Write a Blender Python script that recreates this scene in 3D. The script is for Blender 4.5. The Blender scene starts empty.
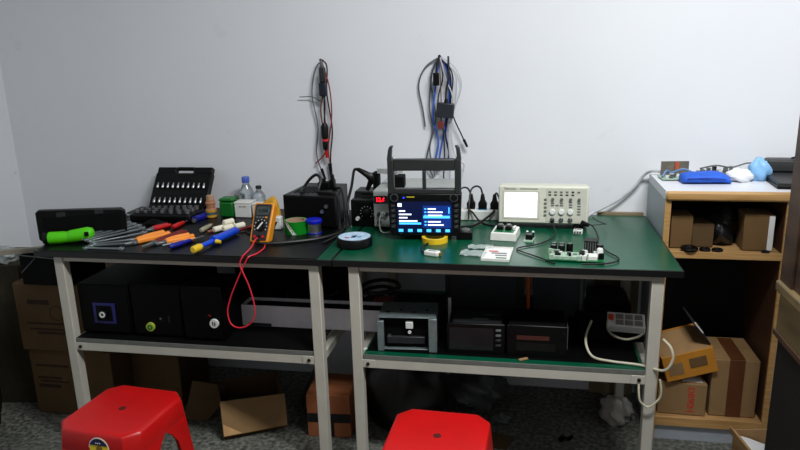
import bpy, bmesh, math, random
from mathutils import Vector, Matrix, Euler
random.seed(7)
PI = math.pi
COL = bpy.context.scene.collection
R = math.radians

# ------------------------------------------------------------------ materials
def lin(c):
    c = c / 255.0
    v = c / 12.92 if c <= 0.04045 else ((c + 0.055) / 1.055) ** 2.4
    return v ** 1.24

MATS = {}
def mat(name, rgb, rough=0.5, metal=0.0, var=0.12, scale=30.0, bump=0.0, emit=0.0, alpha=1.0, trans=0.0, spec=0.5, coat=0.0, detail=4.0):
    if name in MATS:
        return MATS[name]
    m = bpy.data.materials.new(name)
    m.use_nodes = True
    nt = m.node_tree
    b = nt.nodes['Principled BSDF']
    c = [lin(v) for v in rgb]
    b.inputs['Roughness'].default_value = rough
    b.inputs['Metallic'].default_value = metal
    b.inputs['Specular IOR Level'].default_value = spec
    b.inputs['Coat Weight'].default_value = coat
    b.inputs['Transmission Weight'].default_value = trans
    b.inputs['Alpha'].default_value = alpha
    tc = nt.nodes.new('ShaderNodeTexCoord')
    nz = nt.nodes.new('ShaderNodeTexNoise')
    nz.inputs['Scale'].default_value = scale
    nz.inputs['Detail'].default_value = detail
    nt.links.new(tc.outputs['Object'], nz.inputs['Vector'])
    rp = nt.nodes.new('ShaderNodeValToRGB')
    rp.color_ramp.elements[0].position = 0.3
    rp.color_ramp.elements[1].position = 0.7
    rp.color_ramp.elements[0].color = [max(0, v * (1 - var)) for v in c] + [1]
    rp.color_ramp.elements[1].color = [min(1, v * (1 + var)) for v in c] + [1]
    nt.links.new(nz.outputs['Fac'], rp.inputs['Fac'])
    nt.links.new(rp.outputs['Color'], b.inputs['Base Color'])
    if emit > 0:
        b.inputs['Emission Color'].default_value = c + [1]
        b.inputs['Emission Strength'].default_value = emit
    if bump > 0:
        bp = nt.nodes.new('ShaderNodeBump')
        bp.inputs['Strength'].default_value = bump
        bp.inputs['Distance'].default_value = 0.002
        nt.links.new(nz.outputs['Fac'], bp.inputs['Height'])
        nt.links.new(bp.outputs['Normal'], b.inputs['Normal'])
    MATS[name] = m
    return m

def mat_wall(name, rgb, stain):
    m = mat(name, rgb, 0.75, var=0.02, scale=2.0, bump=0.03)
    nt = m.node_tree
    b = nt.nodes['Principled BSDF']
    old = b.inputs['Base Color'].links[0].from_socket
    tc = nt.nodes.new('ShaderNodeTexCoord')
    nz = nt.nodes.new('ShaderNodeTexNoise')
    nz.inputs['Scale'].default_value = 7.0
    nz.inputs['Detail'].default_value = 8.0
    nt.links.new(tc.outputs['Object'], nz.inputs['Vector'])
    rp = nt.nodes.new('ShaderNodeValToRGB')
    rp.color_ramp.elements[0].position = 0.66
    rp.color_ramp.elements[1].position = 0.72
    mx = nt.nodes.new('ShaderNodeMix')
    mx.data_type = 'RGBA'
    mul = nt.nodes.new('ShaderNodeMath'); mul.operation = 'MULTIPLY'
    mul.inputs[1].default_value = stain
    nt.links.new(nz.outputs['Fac'], rp.inputs['Fac'])
    nt.links.new(rp.outputs['Color'], mul.inputs[0])
    nt.links.new(mul.outputs[0], mx.inputs[0])
    nt.links.new(old, mx.inputs[6])
    mx.inputs[7].default_value = (lin(150), lin(148), lin(142), 1)
    nt.links.new(mx.outputs[2], b.inputs['Base Color'])
    return m

def mat_wood(name, a, bcol, rough=0.5, scale=(2, 30, 30)):
    m = bpy.data.materials.new(name)
    m.use_nodes = True
    nt = m.node_tree
    b = nt.nodes['Principled BSDF']
    b.inputs['Roughness'].default_value = rough
    tc = nt.nodes.new('ShaderNodeTexCoord')
    mp = nt.nodes.new('ShaderNodeMapping')
    mp.inputs['Scale'].default_value = scale
    nz = nt.nodes.new('ShaderNodeTexNoise')
    nz.inputs['Scale'].default_value = 2.5
    nz.inputs['Detail'].default_value = 6
    rp = nt.nodes.new('ShaderNodeValToRGB')
    rp.color_ramp.elements[0].position = 0.35
    rp.color_ramp.elements[1].position = 0.65
    rp.color_ramp.elements[0].color = [lin(v) for v in a] + [1]
    rp.color_ramp.elements[1].color = [lin(v) for v in bcol] + [1]
    nt.links.new(tc.outputs['Object'], mp.inputs['Vector'])
    nt.links.new(mp.outputs['Vector'], nz.inputs['Vector'])
    nt.links.new(nz.outputs['Fac'], rp.inputs['Fac'])
    nt.links.new(rp.outputs['Color'], b.inputs['Base Color'])
    return m

def mat_speckle(name, base, dark, light, scale=60):
    m = bpy.data.materials.new(name)
    m.use_nodes = True
    nt = m.node_tree
    b = nt.nodes['Principled BSDF']
    b.inputs['Roughness'].default_value = 0.6
    tc = nt.nodes.new('ShaderNodeTexCoord')
    n1 = nt.nodes.new('ShaderNodeTexNoise'); n1.inputs['Scale'].default_value = scale; n1.inputs['Detail'].default_value = 8
    n2 = nt.nodes.new('ShaderNodeTexNoise'); n2.inputs['Scale'].default_value = 4; n2.inputs['Detail'].default_value = 4
    rp = nt.nodes.new('ShaderNodeValToRGB')
    e = rp.color_ramp.elements
    e[0].position = 0.36; e[0].color = [lin(v) for v in dark] + [1]
    e[1].position = 0.66; e[1].color = [lin(v) for v in light] + [1]
    k = e.new(0.5); k.color = [lin(v) for v in base] + [1]
    mx = nt.nodes.new('ShaderNodeMix'); mx.data_type = 'RGBA'; mx.blend_type = 'MULTIPLY'; mx.inputs[0].default_value = 0.6
    r2 = nt.nodes.new('ShaderNodeValToRGB')
    r2.color_ramp.elements[0].position = 0.35; r2.color_ramp.elements[0].color = (0.45, 0.45, 0.45, 1)
    r2.color_ramp.elements[1].position = 0.65; r2.color_ramp.elements[1].color = (1, 1, 1, 1)
    nt.links.new(tc.outputs['Object'], n1.inputs['Vector']); nt.links.new(tc.outputs['Object'], n2.inputs['Vector'])
    nt.links.new(n1.outputs['Fac'], rp.inputs['Fac']); nt.links.new(n2.outputs['Fac'], r2.inputs['Fac'])
    nt.links.new(rp.outputs['Color'], mx.inputs[6]); nt.links.new(r2.outputs['Color'], mx.inputs[7])
    nt.links.new(mx.outputs[2], b.inputs['Base Color'])
    return m

WALL = mat_wall('wall_paint', (230, 232, 235), 0.06)
WALL_L = mat_wall('side_wall_paint', (226, 229, 231), 0.5)
CEIL = mat('ceiling_paint', (225, 225, 222), 0.9, var=0.03)
FLOOR = mat_speckle('terrazzo_floor', (118, 120, 112), (84, 86, 81), (150, 150, 142))
GREEN = mat('green_laminate', (8, 92, 68), 0.28, var=0.12, scale=8, spec=0.36)
SPK = mat('speaker_black', (7, 7, 8), 0.55, spec=.12, var=.3)
BLACKEDGE = mat('black_edge', (14, 14, 15), 0.45)
RUBBER = mat('black_rubber', (13, 17, 16), 0.4, var=0.3, scale=9, spec=.22)
STEEL_W = mat('white_painted_steel', (196, 193, 182), 0.45, var=0.06, scale=12)
BOARD_EDGE = mat('board_edge', (120, 122, 116), 0.6)
BOLT = mat('bolt_steel', (66, 62, 58), 0.4, 0.8)
BLACK = mat('black_plastic', (9, 9, 10), 0.42, var=0.2, spec=.28)
BLACKM = mat('matte_black', (7, 7, 8), 0.7, spec=.15, var=0.3)
GLOSSB = mat('gloss_black', (10, 10, 12), 0.12)
DKGREY = mat('dark_grey_plastic', (52, 54, 56), 0.45)
MIDGREY = mat('mid_grey_plastic', (110, 113, 112), 0.5)
FASCIA = mat('fascia_grey', (58, 60, 60), 0.42, var=0.08)
CHROME = mat('chrome', (215, 217, 218), 0.32, 1.0, var=0.05)
TOOLST = mat('tool_steel', (168, 175, 178), 0.33, 0.8, var=0.08)
STEEL = mat('bare_steel', (150, 156, 156), 0.34, 0.9, var=0.1)
GALV = mat('galvanised_steel', (150, 162, 162), 0.42, 0.6, var=0.15, scale=40)
WHITEP = mat('white_plastic', (226, 226, 220), 0.4, var=0.03)
PAPERW = mat('white_paper', (228, 228, 226), 0.8, var=0.04)
SCOPE = mat('scope_beige', (214, 214, 200), 0.45, var=0.03)
SCOPE_D = mat('scope_panel', (200, 201, 188), 0.5, var=0.03)
BTN = mat('button_grey', (120, 122, 118), 0.5)
SCREEN_W = mat('scope_screen', (250, 252, 255), 0.3, emit=1.6, var=0.0)
NEON = mat('neon_green_plastic', (104, 214, 24), 0.4, var=0.05)
ORANGE = mat('orange_grip', (248, 164, 70), 0.45, var=0.08)
RED = mat('red_grip', (196, 26, 26), 0.4, var=0.1)
PINKRED = mat('red_lead', (226, 58, 76), 0.45, var=0.05)
DKRED = mat('dark_red_grip', (130, 20, 22), 0.45)
BLUE = mat('blue_grip', (28, 40, 150), 0.4)
SUCKB = mat('bright_blue_plastic', (26, 92, 214), 0.35, var=0.05)
YELLOW = mat('yellow_plastic', (232, 200, 50), 0.45)
DMMY = mat('meter_yellow', (226, 156, 36), 0.45, var=0.06)
DMMG = mat('meter_grey', (48, 50, 54), 0.5)
LCD = mat('lcd_grey', (84, 92, 92), 0.25)
CREAM = mat('cream_roll', (236, 232, 214), 0.7, var=0.04)
GREENBOX = mat('green_plastic', (8, 120, 44), 0.4)
GREENT = mat('green_tape', (14, 140, 40), 0.35)
CARDCORE = mat('card_core', (188, 160, 140), 0.8)
SPOOLB = mat('spool_blue', (28, 44, 190), 0.4)
CLEARP = mat('clear_plastic', (225, 232, 236), 0.12, trans=0.8, var=0.02)
FILM = mat('clear_film', (205, 216, 212), 0.25, alpha=0.35, var=0.2, scale=60)
CAPB = mat('cap_blue', (96, 120, 200), 0.45)
AMBER = mat('bottle_amber', (186, 140, 110), 0.3)
LABELY = mat('yellow_label', (206, 168, 30), 0.6)
LED = mat('red_led', (255, 28, 50), 0.4, emit=5.0, var=0)
LEDBG = mat('led_window', (40, 4, 6), 0.2)
PSUG = mat('instrument_grey', (176, 180, 176), 0.5, var=0.06)
STRIPW = mat('power_strip_white', (222, 224, 220), 0.45, var=0.03)
BLUESOCK = mat('blue_socket', (70, 150, 190), 0.5)
PCBG = mat('circuit_green', (20, 116, 72), 0.4, var=0.2, scale=90)
PCBW = mat('circuit_pale', (168, 190, 172), 0.5, var=0.35, scale=240)
CHIPW = mat('component_white', (220, 222, 216), 0.5, var=0.1)
GOLD = mat('gold_contact', (196, 160, 80), 0.35, 0.8)
CARD = mat('cardboard', (126, 100, 62), 0.85, var=0.1, scale=14)
CARD_D = mat('cardboard_dark', (106, 84, 52), 0.85, var=0.12, scale=14)
CARD_O = mat('cardboard_orange', (206, 148, 50), 0.8, var=0.1, scale=14)
CARD_L = mat('cardboard_light', (158, 130, 92), 0.85, var=0.08, scale=14)
CARD_IN = mat('cardboard_inside', (176, 144, 104), 0.9, var=0.08, scale=14)
TAPEB = mat('black_tape', (26, 27, 30), 0.35)
TAPEBR = mat('brown_tape', (112, 72, 46), 0.4, var=0.15)
INKR = mat('red_print', (206, 60, 40), 0.7)
INKB = mat('dark_print', (66, 40, 24), 0.8)
CARTONW = mat('white_carton', (240, 234, 238), 0.7, var=0.04)
MELA = mat('white_melamine', (222, 224, 228), 0.4, var=0.02)
MELAG = mat('grey_melamine', (176, 182, 188), 0.5, var=0.05)
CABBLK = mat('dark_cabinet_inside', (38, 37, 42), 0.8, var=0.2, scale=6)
WOODE = mat_wood('light_wood_edge', (184, 146, 94), (208, 172, 120), 0.5)
WOODS = mat_wood('light_wood_shelf', (178, 142, 96), (204, 170, 122), 0.55)
OLDWOOD = mat_wood('old_brown_wood', (74, 52, 38), (116, 88, 66), 0.55, (6, 1.5, 6))
OLDWOOD_L = mat_wood('old_tan_wood', (112, 96, 66), (150, 132, 96), 0.55, (6, 1.5, 6))
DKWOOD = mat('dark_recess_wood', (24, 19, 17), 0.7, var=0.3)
CLOTHB = mat('blue_cloth', (44, 108, 206), 0.7, var=0.15, scale=20, bump=0.3)
BAGW = mat('white_bag', (232, 234, 236), 0.5, var=0.05)
BAGB = mat('pale_blue_bag', (150, 196, 234), 0.45, var=0.12, scale=25)
STOOLR = mat('stool_red', (196, 20, 22), 0.36, var=0.07, scale=10)
STOOLH = mat('stool_hole', (90, 8, 8), 0.6)
STY = mat('sticker_yellow', (238, 212, 60), 0.5, var=0.02)
STB = mat('sticker_blue', (26, 36, 92), 0.5, var=0.02)
STW = mat('sticker_white', (236, 236, 236), 0.5, var=0.02)
BINBAG = mat('black_bin_bag', (13, 13, 14), 0.35, var=0.3)
GREYBAG = mat('grey_clear_bag', (104, 110, 106), 0.3, alpha=0.75, var=0.3, scale=20)
PALEBAG = mat('pale_crumpled_bag', (188, 186, 178), 0.35, var=0.15, scale=20)
CBLACK = mat('cable_black', (22, 22, 24), 0.5)
CGREY = mat('cable_grey', (104, 108, 114), 0.5)
CLGREY = mat('cable_light_grey', (196, 198, 200), 0.5)
CWHITE = mat('cable_white', (196, 192, 172), 0.5)
CBLUE = mat('cable_blue', (74, 116, 200), 0.5)
CNAVY = mat('cable_navy', (34, 40, 96), 0.5)
CBROWN = mat('cable_brown', (120, 84, 60), 0.5)
CORANGE = mat('orange_rod', (226, 112, 30), 0.5)
SCR_BG = mat('screen_navy', (12, 26, 66), 0.2, emit=1.0, var=0)
SCR_PANEL = mat('screen_blue', (22, 58, 128), 0.2, emit=1.0, var=0)
SCR_HI = mat('screen_cyan', (90, 190, 250), 0.2, emit=1.5, var=0)
SCR_TX = mat('screen_white', (235, 242, 255), 0.2, emit=1.5, var=0)
BLUELED = mat('blue_led', (40, 70, 255), 0.2, emit=2.0, var=0)
YELLED = mat('yellow_mark', (200, 190, 40), 0.4, emit=0.3, var=0)
BLUERING = mat('purple_blue_ring', (38, 34, 112), 0.4)
LIMEC = mat('lime_disc', (176, 190, 80), 0.4)
DISCW = mat('disc_label', (190, 214, 232), 0.3, var=0.2, scale=40)
DKPANEL = mat('dark_brown_panel', (58, 50, 46), 0.5, var=0.1)
GRPANEL = mat('grey_panel', (66, 68, 72), 0.5, var=0.1)
OLIVE = mat('olive_card', (70, 62, 40), 0.85, var=0.2)

# ------------------------------------------------------------------ geometry helpers
class MB:
    def __init__(self):
        self.bm = bmesh.new()
    def _place(self, geom_verts, c, rot):
        M = Matrix.Translation(Vector(c)) @ (Euler([R(a) for a in rot]).to_matrix().to_4x4() if rot else Matrix())
        bmesh.ops.transform(self.bm, matrix=M, verts=geom_verts)
    def box(self, lo, hi, rot=None):
        c = [(a + b) / 2 for a, b in zip(lo, hi)]
        s = [abs(b - a) for a, b in zip(lo, hi)]
        r = bmesh.ops.create_cube(self.bm, size=1)
        bmesh.ops.scale(self.bm, vec=s, verts=r['verts'])
        self._place(r['verts'], c, rot)
        return self
    def cbox(self, c, s, rot=None):
        r = bmesh.ops.create_cube(self.bm, size=1)
        bmesh.ops.scale(self.bm, vec=s, verts=r['verts'])
        self._place(r['verts'], c, rot)
        return self
    def cyl(self, p0, p1, r0, r1=None, seg=16):
        r1 = r0 if r1 is None else r1
        p0, p1 = Vector(p0), Vector(p1)
        d = p1 - p0
        r = bmesh.ops.create_cone(self.bm, cap_ends=True, segments=seg, radius1=r0, radius2=r1, depth=d.length)
        q = Vector((0, 0, 1)).rotation_difference(d.normalized()).to_matrix().to_4x4()
        bmesh.ops.transform(self.bm, matrix=Matrix.Translation((p0 + p1) / 2) @ q, verts=r['verts'])
        return self
    def sphere(self, c, rad, sc=(1, 1, 1), rot=None, u=14, v=8):
        r = bmesh.ops.create_uvsphere(self.bm, u_segments=u, v_segments=v, radius=rad)
        bmesh.ops.scale(self.bm, vec=sc, verts=r['verts'])
        self._place(r['verts'], c, rot)
        return self
    def lathe(self, prof, c=(0, 0, 0), rot=None, seg=24, close=True):
        bm = self.bm
        rings, allv = [], []
        for r, z in prof:
            ring = [bm.verts.new((max(r, 1e-5) * math.cos(2 * PI * k / seg), max(r, 1e-5) * math.sin(2 * PI * k / seg), z)) for k in range(seg)]
            rings.append(ring); allv += ring
        for a, b in zip(rings, rings[1:]):
            for k in range(seg):
                bm.faces.new((a[k], a[(k + 1) % seg], b[(k + 1) % seg], b[k]))
        if close:
            bm.faces.new(rings[0][::-1]); bm.faces.new(rings[-1])
        self._place(allv, c, rot)
        return self
    def ring(self, ro, ri, h, c=(0, 0, 0), rot=None, seg=28):
        return self.lathe([(ri, 0), (ro, 0), (ro, h), (ri, h), (ri, 0)], c, rot, seg, close=False)
    def torus(self, c, Rr, r, rot=None, seg=28, sides=8):
        prof = [(Rr + r * math.cos(2 * PI * k / sides), r * math.sin(2 * PI * k / sides)) for k in range(sides + 1)]
        return self.lathe(prof, c, rot, seg, close=False)
    def prism(self, poly, z0, z1, c=(0, 0, 0), rot=None):
        bm = self.bm
        a = [bm.verts.new((x, y, z0)) for x, y in poly]
        b = [bm.verts.new((x, y, z1)) for x, y in poly]
        n = len(poly)
        bm.faces.new(a[::-1]); bm.faces.new(b)
        for k in range(n):
            bm.faces.new((a[k], a[(k + 1) % n], b[(k + 1) % n], b[k]))
        self._place(a + b, c, rot)
        return self
    def loft(self, sections):
        bm = self.bm
        rs = [[bm.verts.new(p) for p in s] for s in sections]
        n = len(rs[0])
        for a, b in zip(rs, rs[1:]):
            for k in range(n):
                bm.faces.new((a[k], a[(k + 1) % n], b[(k + 1) % n], b[k]))
        bm.faces.new(rs[0][::-1]); bm.faces.new(rs[-1])
        return self
    def tube(self, pts, r, seg=6, sub=6, taper=None):
        pts = [Vector(p) for p in pts]
        path = []
        if len(pts) > 2:
            P = [pts[0] * 2 - pts[1]] + pts + [pts[-1] * 2 - pts[-2]]
            for i in range(1, len(P) - 2):
                for k in range(sub):
                    t = k / sub
                    a, b, c, d = P[i - 1], P[i], P[i + 1], P[i + 2]
                    path.append(0.5 * ((2 * b) + (-a + c) * t + (2 * a - 5 * b + 4 * c - d) * t * t + (-a + 3 * b - 3 * c + d) * t ** 3))
            path.append(pts[-1])
        else:
            path = pts
        n = len(path)
        d0 = (path[1] - path[0]).normalized()
        x = d0.cross(Vector((0.13, 0.31, 0.94)))
        if x.length < 0.1: x = d0.cross(Vector((1, 0, 0)))
        secs = []
        for i, p in enumerate(path):
            d = (path[min(i + 1, n - 1)] - path[max(i - 1, 0)]).normalized()
            x = (x - d * x.dot(d)).normalized()
            y = d.cross(x)
            rr = r if taper is None else r + (taper - r) * i / (n - 1)
            secs.append([p + (x * math.cos(2 * PI * k / seg) + y * math.sin(2 * PI * k / seg)) * rr for k in range(seg)])
        return self.loft(secs)
    def sheet(self, nx, ny, fn, th=0.0015):
        bm = self.bm
        top = [[bm.verts.new(fn(i / nx, j / ny)) for j in range(ny + 1)] for i in range(nx + 1)]
        fs = []
        for i in range(nx):
            for j in range(ny):
                fs.append(bm.faces.new((top[i][j], top[i + 1][j], top[i + 1][j + 1], top[i][j + 1])))
        bmesh.ops.recalc_face_normals(bm, faces=fs)
        bmesh.ops.solidify(bm, geom=fs, thickness=th)
        return self
    def build(self, name, m, parent=None, loc=None, rot=None, bevel=0, smooth=True, ang=35, recenter=True, subsurf=0):
        bm = self.bm
        bmesh.ops.recalc_face_normals(bm, faces=bm.faces)
        me = bpy.data.meshes.new(name)
        bm.to_mesh(me); bm.free()
        o = bpy.data.objects.new(name, me)
        COL.objects.link(o)
        if parent is not None:
            o.parent = parent
            if loc: o.location = loc
            if rot: o.rotation_euler = [R(a) for a in rot]
        else:
            if loc or rot or not recenter:
                if loc: o.location = loc
                if rot: o.rotation_euler = [R(a) for a in rot]
            else:
                xs = [v.co for v in me.vertices]
                c = Vector(((min(v.x for v in xs) + max(v.x for v in xs)) / 2, (min(v.y for v in xs) + max(v.y for v in xs)) / 2, min(v.z for v in xs)))
                for v in me.vertices: v.co -= c
                o.location = c
        me.materials.append(m)
        if smooth:
            for p in me.polygons: p.use_smooth = True
            me.set_sharp_from_angle(angle=R(ang))
        if bevel:
            b = o.modifiers.new('bevel', 'BEVEL'); b.width = bevel; b.segments = 2; b.limit_method = 'ANGLE'; b.angle_limit = R(40)
        if subsurf:
            s = o.modifiers.new('sub', 'SUBSURF'); s.levels = subsurf; s.render_levels = subsurf
        return o

def tag(o, label, cat, group=None, kind=None):
    o['label'] = label; o['category'] = cat
    if group: o['group'] = group
    if kind: o['kind'] = kind
    return o
def thing(name, label, cat, loc=(0, 0, 0), rz=0, group=None, rot=None):
    o = bpy.data.objects.new(name, None)
    COL.objects.link(o)
    o.empty_display_size = 0.05
    o.location = loc
    o.rotation_euler = [R(a) for a in rot] if rot else (0, 0, R(rz))
    return tag(o, label, cat, group)
def struct(o):
    o['kind'] = 'structure'; return o
def dup(root, loc=None, rz=None, label=None, group=None):
    r = root.copy(); COL.objects.link(r)
    if loc: r.location = loc
    if rz is not None: r.rotation_euler[2] = R(rz)
    if label: r['label'] = label
    if group: r['group'] = group
    for ch in list(root.children):
        c = ch.copy(); COL.objects.link(c); c.parent = r
        for g in list(ch.children):
            d = g.copy(); COL.objects.link(d); d.parent = c
    return r
def text(s, size, m, parent, loc, rot=(90, 0, 0), name='lettering', align='CENTER', bold=0.0):
    cu = bpy.data.curves.new('txt', 'FONT')
    cu.body = s; cu.size = size; cu.align_x = align; cu.align_y = 'CENTER'; cu.extrude = 0.0004; cu.offset = bold
    t = bpy.data.objects.new('txt', cu); COL.objects.link(t)
    bpy.context.view_layer.update()
    me = bpy.data.meshes.new_from_object(t.evaluated_get(bpy.context.evaluated_depsgraph_get()))
    bpy.data.objects.remove(t)
    o = bpy.data.objects.new(name, me); COL.objects.link(o)
    me.materials.clear(); me.materials.append(m)
    o.parent = parent; o.location = loc; o.rotation_euler = [R(a) for a in rot]
    return o
ORD = ['first', 'second', 'third', 'fourth', 'fifth', 'sixth', 'seventh', 'eighth', 'ninth', 'tenth', 'eleventh', 'twelfth']

T = 0.783      # worktop height
MT = 0.786     # top of the rubber mat
SH = 0.448     # lower shelf height

# ------------------------------------------------------------------ the room
struct(MB().box((-1.80, -4.2, -0.1), (3.0, 0.80, 0)).build('floor', FLOOR, smooth=False, recenter=False))
struct(MB().box((-1.80, 0.72, 0), (3.0, 0.84, 2.9)).build('wall_back', WALL, smooth=False, recenter=False))
struct(MB().box((-1.84, -4.2, 0), (-1.72, 0.72, 2.9)).build('wall_left', WALL_L, smooth=False, recenter=False))
struct(MB().box((2.6, -4.2, 0), (2.72, 0.72, 2.9)).build('wall_right', WALL, smooth=False, recenter=False))
struct(MB().box((-1.84, -4.2, 2.9), (3.0, 0.84, 3.0)).build('ceiling', CEIL, smooth=False, recenter=False))

# ------------------------------------------------------------------ workbenches
def bench(label, x0, x1, lx0, lx1, shelf_m):
    """x0..x1 worktop, lx0/lx1 outer faces of the legs"""
    D, w = 0.693, 0.036
    cx = (x0 + x1) / 2
    t = thing('workbench', label, 'workbench', (cx, 0, 0), group='steel workbenches along the wall')
    X = lambda v: v - cx
    MB().box((X(x0) + .004, .004, .763), (X(x1) - .004, D - .004, T)).build('tabletop', GREEN, t, bevel=.0006)
    e = MB()
    e.box((X(x0), 0, .761), (X(x1), .004, T - .0005)); e.box((X(x0), D - .004, .761), (X(x1), D, T - .0005))
    e.box((X(x0), .004, .761), (X(x0) + .004, D - .004, T - .0005)); e.box((X(x1) - .004, .004, .761), (X(x1), D - .004, T - .0005))
    e.build('edge_band', BLACKEDGE, t, bevel=.001)
    ya, yb = .0135, D - .03
    for a in (X(lx0), X(lx1) - w):
        for y in (ya, yb - w):
            lg = MB().box((a, y, .012), (a + w, y + w, .761)).build('leg', STEEL_W, t, bevel=.003)
            MB().cyl((a + w / 2, y + w / 2, 0), (a + w / 2, y + w / 2, .013), .018, .015, 12).build('leg_foot', BLACKM, lg)
    a, b = X(lx0) + w, X(lx1) - w
    for lo, hi in (((a, ya + .004, .742), (b, ya + .026, .761)), ((a, yb - .026, .742), (b, yb - .004, .761)),
                   ((X(lx0) + .006, ya + w, .742), (X(lx0) + .028, yb - w, .761)), ((X(lx1) - .028, ya + w, .742), (X(lx1) - .006, yb - w, .761))):
        MB().box(lo, hi).build('apron_rail', STEEL_W, t, bevel=.002)
    for lo, hi in (((a, ya + .004, .398), (b, ya + .028, .431)), ((a, yb - .028, .398), (b, yb - .004, .431)),
                   ((X(lx0) + .006, ya + w, .398), (X(lx0) + .03, yb - w, .431)), ((X(lx1) - .03, ya + w, .398), (X(lx1) - .006, yb - w, .431))):
        MB().box(lo, hi).build('shelf_rail', STEEL_W, t, bevel=.002)
    sb = MB().box((a + .002, ya + .003, .431), (b - .002, yb - .003, SH - .001)).build('shelf_board', BOARD_EDGE, t, bevel=.001)
    MB().box((a + .004, ya + .005, SH - .001), (b - .004, yb - .005, SH)).build('shelf_surface', shelf_m, sb, smooth=False)
    for s, bx in ((1, a), (-1, b)):
        x2 = bx + s * .042
        pl = MB().box((min(bx, x2), ya + .001, .400), (max(bx, x2), ya + .004, .429)).build('rail_bracket', STEEL_W, t, bevel=.001)
        MB().cyl((bx + s * .018, ya + .001, .4145), (bx + s * .018, ya - .004, .4145), .0065, .0055, 8).build('bolt', BOLT, pl)
    return t
bench('white steel workbench at left, its top under the black mat', -1.10, -.0015, -1.035, -.050, BLACKM)  # matte black shelf surface: the shade under this worktop put into its colour
bench('white steel workbench at right with the bare green worktop', .0015, 1.083, .050, 1.033, GREEN)

tag(MB().prism([(-1.093, .012), (-1.075, .002), (-.052, .002), (-.052, .69), (-1.093, .69)], T, MT).build('bench_mat', RUBBER, bevel=.001),
    'thin black rubber mat covering the left workbench top', 'mat')
tag(MB().box((.90, .697, 0), (1.075, .716, .792)).build('wooden_board', mat('weathered_board', (150, 136, 112), .7, var=.1)),
    'weathered wooden board standing between the right bench and the wall', 'board')

# ------------------------------------------------------------------ left bench: tools
# long black tool case on edge
ax, ay, bx_, by_ = -1.150, .098, -.880, .240
ang = math.degrees(math.atan2(by_ - ay, bx_ - ax)); ln = math.hypot(bx_ - ax, by_ - ay)
t = thing('tool_case', 'long black tool case standing on edge behind the chrome wrenches', 'tool case', (ax, ay, MT), ang)
MB().prism([(.008, 0), (ln, 0), (ln, .09), (ln - .012, .1), (.01, .117), (0, .109), (0, .008)], 0, .03, rot=(90, 0, 0)).build('shell', BLACK, t, loc=(0, .03, 0), bevel=.003)
MB().box((.02, -.003, .02), (ln - .02, 0, .088)).build('front_panel', BLACKM, t, bevel=.001)
for k in (.07, .2):
    MB().box((k, -.002, .084), (k + .03, .006, .104)).build('latch', DKGREY, t, bevel=.001)
tag(MB().sheet(8, 6, lambda u, v: (-.885 + .085 * u, .345 + .05 * v, MT + .010 + .016 * math.sin(PI * u) * math.sin(PI * v)), .004).build('tool_pouch', BLACKM, ang=60),
    'slack black pouch lying behind the wrench ends', 'pouch')

# neon green torch
p0, p1 = Vector((-1.100, .068, MT + .027)), Vector((-.940, .122, MT + .03))
d = (p1 - p0); L = d.length; a = math.degrees(math.atan2(d.y, d.x))
t = thing('flashlight', 'neon green flashlight with a black lens at the left bench corner', 'flashlight', (p0.x, p0.y, MT), a)
MB().lathe([(.0195, 0), (.0225, .004), (.0225, .05), (.021, .062), (.0205, .07)], (.012, 0, .0235), (0, 90, 0)).build('barrel', NEON, t)
MB().lathe([(.0215, 0), (.0235, .003), (.0235, .014), (.021, .0165)], (-.003, 0, .0235), (0, 90, 0)).build('lens_ring', BLACK, t)
g = MB().loft([[(x, w * math.cos(2 * PI * k / 12), .0255 + z0 + h * math.sin(2 * PI * k / 12)) for k in range(12)] for x, w, h, z0 in
     ((.075, .018, .019, -.003), (.088, .023, .0235, 0), (.12, .024, .0245, .003), (.15, .022, .024, .008), (.166, .016, .018, .010), (.172, .007, .009, .010))]).build('grip', NEON, t)
MB().cbox((.152, -.0225, .036), (.014, .006, .016)).build('switch', BLACK, t, bevel=.001)

# wrenches
W = [((-.989, .100), (-.925, .335), .20), ((-.978, .092), (-.893, .322), .21), ((-.962, .085), (-.861, .309), .2), ((-.945, .079), (-.829, .281), .2),
     ((-.925, .068), (-.789, .228), .2), ((-.915, .057), (-.757, .161), .2), ((-.918, .046), (-.753, .106), .2), ((-.925, .030), (-.761, .032), .2)]
def wrench_mesh(Lw, s):
    hw = .0078 * s
    m = MB()
    m.prism([(.012, -hw), (Lw - .02, -hw * .9), (Lw - .02, hw * .9), (.012, hw)], .0014, .0062)
    # open end jaw
    jr = .0135 * s
    poly = []
    for k in range(-7, 8):
        an = PI + k * (PI * .80) / 7
        poly.append((.012 + jr * math.cos(an) * -1 * -1, jr * math.sin(an)))
    jaw = [(.014 + jr * math.cos(R(q)), jr * math.sin(R(q))) for q in range(-150, 151, 25)]
    jaw += [(.014 - jr * .25, jr * .48), (.014 + jr * .25, jr * .42), (.014 + jr * .25, -jr * .42), (.014 - jr * .25, -jr * .48)]
    m.prism(jaw, 0, .0076)
    m.ring(.0125 * s, .0072 * s, .0085, (Lw - .012, 0, 0), seg=20)
    return m
for i, (a0, b0, l) in enumerate(W):
    dx, dy = b0[0] - a0[0], b0[1] - a0[1]
    Lw = math.hypot(dx, dy)
    o = wrench_mesh(Lw, 1.1 - .03 * i).build('combination_wrench', TOOLST, loc=(a0[0], a0[1], MT + .0005 + .004 * (7 - i) * .55), rot=(0, 0, math.degrees(math.atan2(dy, dx))), bevel=.0008)
    lab = 'chrome combination wrench, rearmost of the fanned row of eight' if i == 0 else ('chrome combination wrench, nearest the bench edge, of the fanned row' if i == 7 else
          'chrome combination wrench, %s from the back in the fanned row of eight' % ORD[i])
    tag(o, lab, 'wrench', 'chrome wrenches fanned on the left bench')

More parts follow.
